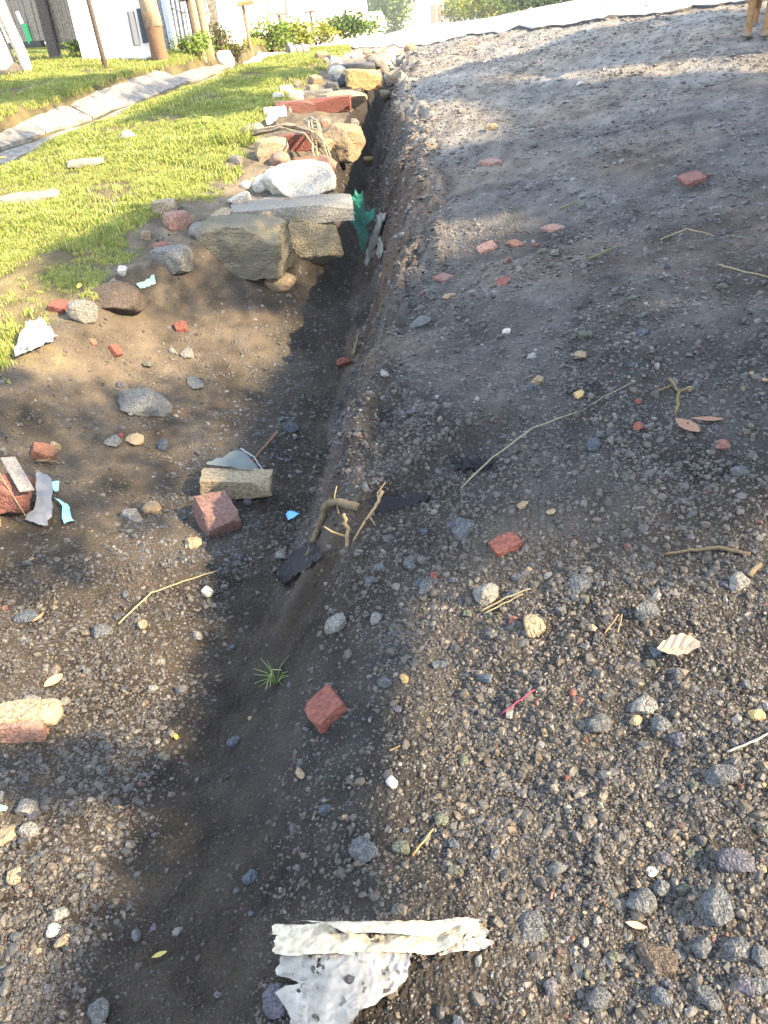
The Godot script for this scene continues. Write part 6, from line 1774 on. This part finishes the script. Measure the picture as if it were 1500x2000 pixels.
func make_gravel() -> void:
	var o := thing("gravel", "grey and tan gravel strewn over the washed out ground", "gravel", Vector3.ZERO)
	o.set_meta("kind", "stuff")
	var sets := []
	for k in 5:
		sets.append([[], []])
	var palette := [Color(0.16, 0.155, 0.145), Color(0.11, 0.12, 0.13), Color(0.22, 0.185, 0.135), Color(0.085, 0.07, 0.055), Color(0.33, 0.30, 0.25), Color(0.13, 0.11, 0.085), Color(0.27, 0.20, 0.12), Color(0.10, 0.095, 0.085)]
	var made := 0
	var tries := 0
	while made < 430000 and tries < 2600000:
		tries += 1
		var d := exp(rng.randf_range(log(0.30), log(7.5)))
		if rng.randf() > clampf(2.0 / (d + 0.8), 0.0, 1.0):
			continue
		# thick where it is seen closest, thinner further to the sides
		var x := rng.randf_range(-1.0, 1.0) * (0.53 * d + 0.45)
		if rng.randf() < 0.36:
			x = (1.0 if rng.randf() < 0.5 else -1.0) * (0.53 * d + 0.45 + 1.1 * pow(rng.randf(), 1.3))
		if rng.randf() > gravel_share(x, d):
			continue
		var s := 0.0041 * pow(maxf(d, 0.5) / 0.6, 0.30) * exp(rng.randfn() * 0.55) * (2.3 if rng.randf() < 0.07 else 1.0)
		s = clampf(s, 0.0028, 0.028)
		s *= 1.0 - 0.45 * smooth01((0.16 - absf(x - tab("XG", d) - 0.08)) / 0.08) * smooth01((1.9 - d) / 0.3)
		var r := row(d)
		var y := lie(r, x) + rough(r, x) - s * rng.randf_range(0.0, 0.42)
		var b := Basis.from_euler(Vector3(rng.randf() * TAU, rng.randf() * TAU, rng.randf() * TAU)) * s
		var k := made % 5
		var muddy := smooth01((0.16 - absf(x - r[2] - 0.08)) / 0.08) * smooth01((1.9 - d) / 0.3)
		sets[k][0].append(Transform3D(b, Vector3(x, y, -d)))
		var col: Color = palette[rng.randi() % palette.size()] * rng.randf_range(0.6, 1.35)
		if rng.randf() < 0.006:
			col = Color(0.34, 0.09, 0.05)
		elif rng.randf() < 0.02:
			col = Color(0.55, 0.52, 0.46)
		col = col.lerp(Color(0.16, 0.125, 0.085), 0.25) * 0.60
		col = Color(col.r * 1.03, col.g, col.b * 0.95)
		if x > r[3]:
			col = col.lerp(soil(r, x) * 1.25, 0.86 * smooth01((d - 1.5) / 2.0))
		if x < r[2] - 0.1 and d > 1.9:
			var bed := smooth01((x - r[2] + 0.62) / 0.25)
			col = col.lerp(Color(col.get_luminance() * 0.9, col.get_luminance(), col.get_luminance() * 1.12), bed * 0.7) * 1.3
		sets[k][1].append(col * (1.0 - 0.4 * muddy))
		made += 1
	# crumbs of soil and chips over the churned shoulder and the face of the bank
	for i in 160000:
		var d := exp(rng.randf_range(log(1.7), log(11.5)))
		var r := row(d)
		var x := lerpf(r[2] + 0.04, 0.56 * d + 1.6, pow(rng.randf(), 1.2))
		if rng.randf() > 0.35 + 0.65 * smooth01(nz.get_noise_2d(x * 1.9, d * 1.4) * 2.0 + 0.5):
			continue
		var s := 0.0062 * pow(d / 2.0, 0.75) * exp(rng.randfn() * 0.5)
		s = clampf(s, 0.004, 0.05)
		if x < r[3]:
			s *= 1.15
		var col := soil(r, x) * rng.randf_range(0.6, 1.5)
		var pick := rng.randf()
		if pick < 0.05:
			col = Color(0.30, 0.28, 0.25)
		elif pick < 0.10:
			col = Color(0.12, 0.12, 0.125)
		elif pick < 0.115:
			col = Color(0.24, 0.09, 0.06)
		sets[i % 5][0].append(Transform3D(Basis.from_euler(Vector3(rng.randf() * TAU, rng.randf() * TAU, rng.randf() * TAU)).scaled(Vector3(1, rng.randf_range(0.5, 1.0), 1)) * s, Vector3(x, lie(r, x) + rough(r, x) - s * rng.randf_range(-0.05, 0.3), -d)))
		sets[i % 5][1].append(col)
	var m := StandardMaterial3D.new()
	m.resource_name = "gravel_grain"
	m.vertex_color_use_as_albedo = true
	m.roughness = 0.62
	m.metallic_specular = 0.5
	m.albedo_texture = tx.speck
	m.uv1_triplanar = true
	m.uv1_world_triplanar = true
	m.uv1_scale = Vector3.ONE * 14.0
	for k in 5:
		var mm := MultiMesh.new()
		mm.transform_format = MultiMesh.TRANSFORM_3D
		mm.use_colors = true
		mm.mesh = rock(600 + k, 2, Vector3(1.0, [0.7, 0.85, 0.6, 0.9, 0.75][k], 0.85), 9, 0.16, 0.15, 0.62, true)
		mm.instance_count = sets[k][0].size()
		for i in mm.instance_count:
			mm.set_instance_transform(i, sets[k][0][i])
			mm.set_instance_color(i, sets[k][1][i])
		var mi := MultiMeshInstance3D.new()
		mi.multimesh = mm
		mi.material_override = m
		mi.name = "pebbles"
		mi.set_meta("kind", "stuff")
		o.add_child(mi, true)


func tuft_mesh(blades: int, high: float, wide: float, sd: int) -> ArrayMesh:
	var g := RandomNumberGenerator.new()
	g.seed = sd
	var st := begin()
	st.set_smooth_group(-1)
	for i in blades:
		var a := g.randf() * TAU
		var o := Vector3(g.randfn(), 0, g.randfn()) * high * 0.45
		var l := high * g.randf_range(0.5, 1.2)
		var dir := Vector3(cos(a), 0, sin(a))
		var side := Vector3(-dir.z, 0, dir.x) * wide * g.randf_range(0.7, 1.2)
		var lean := g.randf_range(0.2, 1.0)
		var p0 := o - Vector3(0, 0.01, 0)
		var p1 := o + dir * l * lean * 0.35 + Vector3(0, l * 0.55, 0)
		var p2 := o + dir * l * lean * 0.95 + Vector3(0, l * lerpf(0.95, 0.6, lean), 0)
		var c := Color(0.12, 0.185, 0.03).lerp(Color(0.25, 0.25, 0.075), g.randf())
		if g.randf() < 0.24:
			c = Color(0.34, 0.30, 0.13)
		st.set_color(c)
		quad(st, p0 - side, p1 - side * 0.8, p1 + side * 0.8, p0 + side)
		tri(st, p1 - side * 0.8, p2, p1 + side * 0.8)
	return finish(st)


func make_grass() -> void:
	var gm := leaf_mat("grass_blade", Color.WHITE, 0.75, true)
	var areas := [["verge_grass", "bright green mown grass strip between kerb and gully", 0], ["lawn_grass", "sunny lawn behind the kerb on the left", 1]]
	for w in areas:
		var o := thing(w[0], w[1], "grass", Vector3.ZERO)
		o.set_meta("kind", "stuff")
		var sets := [[], [], []]
		for i in (100000 if w[2] == 0 else 60000):
			var d: float
			var x: float
			if w[2] == 0:
				d = exp(rng.randf_range(log(0.5), log(13.0)))
				var x0 := tab("GX", d) + 0.20
				var x1 := tab("XE", d) + 0.05
				x = lerpf(x0, x1, rng.randf())
				var bald := nz.get_noise_2d(x * 1.7 + 21.0, d * 1.7)
				var edge := smooth01((x1 - x + 0.14 * nz.get_noise_2d(x * 4.0, d * 4.0)) / 0.22)
				if rng.randf() > edge * clampf(1.1 - maxf(0.0, bald - 0.1) * 2.4, 0.05, 1.0):
					continue
			else:
				d = exp(rng.randf_range(log(3.0), log(17.0)))
				x = tab("GX", d) - 0.36 - pow(rng.randf(), 1.2) * 4.2
				var bald := nz.get_noise_2d(x * 1.3 + 71.0, d * 1.3)
				if rng.randf() > clampf(1.1 - maxf(0.0, bald - 0.2) * 2.4, 0.08, 1.0):
					continue
			var s := rng.randf_range(0.65, 1.25) * clampf(pow(d / 4.0, 0.35), 0.8, 1.5)
			s *= 1.0 + 0.5 * nz.get_noise_2d(x * 0.9, d * 0.9 + 90.0)
			sets[i % 3].append(Transform3D(Basis(Vector3.UP, rng.randf() * TAU) * s, Vector3(x, gy(x, d), -d)))
		for k in 3:
			var mm := MultiMesh.new()
			mm.transform_format = MultiMesh.TRANSFORM_3D
			mm.mesh = tuft_mesh(14, 0.026, 0.0022, 900 + k)
			mm.instance_count = sets[k].size()
			for i in mm.instance_count:
				mm.set_instance_transform(i, sets[k][i])
			var mi := MultiMeshInstance3D.new()
			mi.multimesh = mm
			mi.material_override = gm
			mi.name = "tufts"
			mi.set_meta("kind", "stuff")
			o.add_child(mi, true)
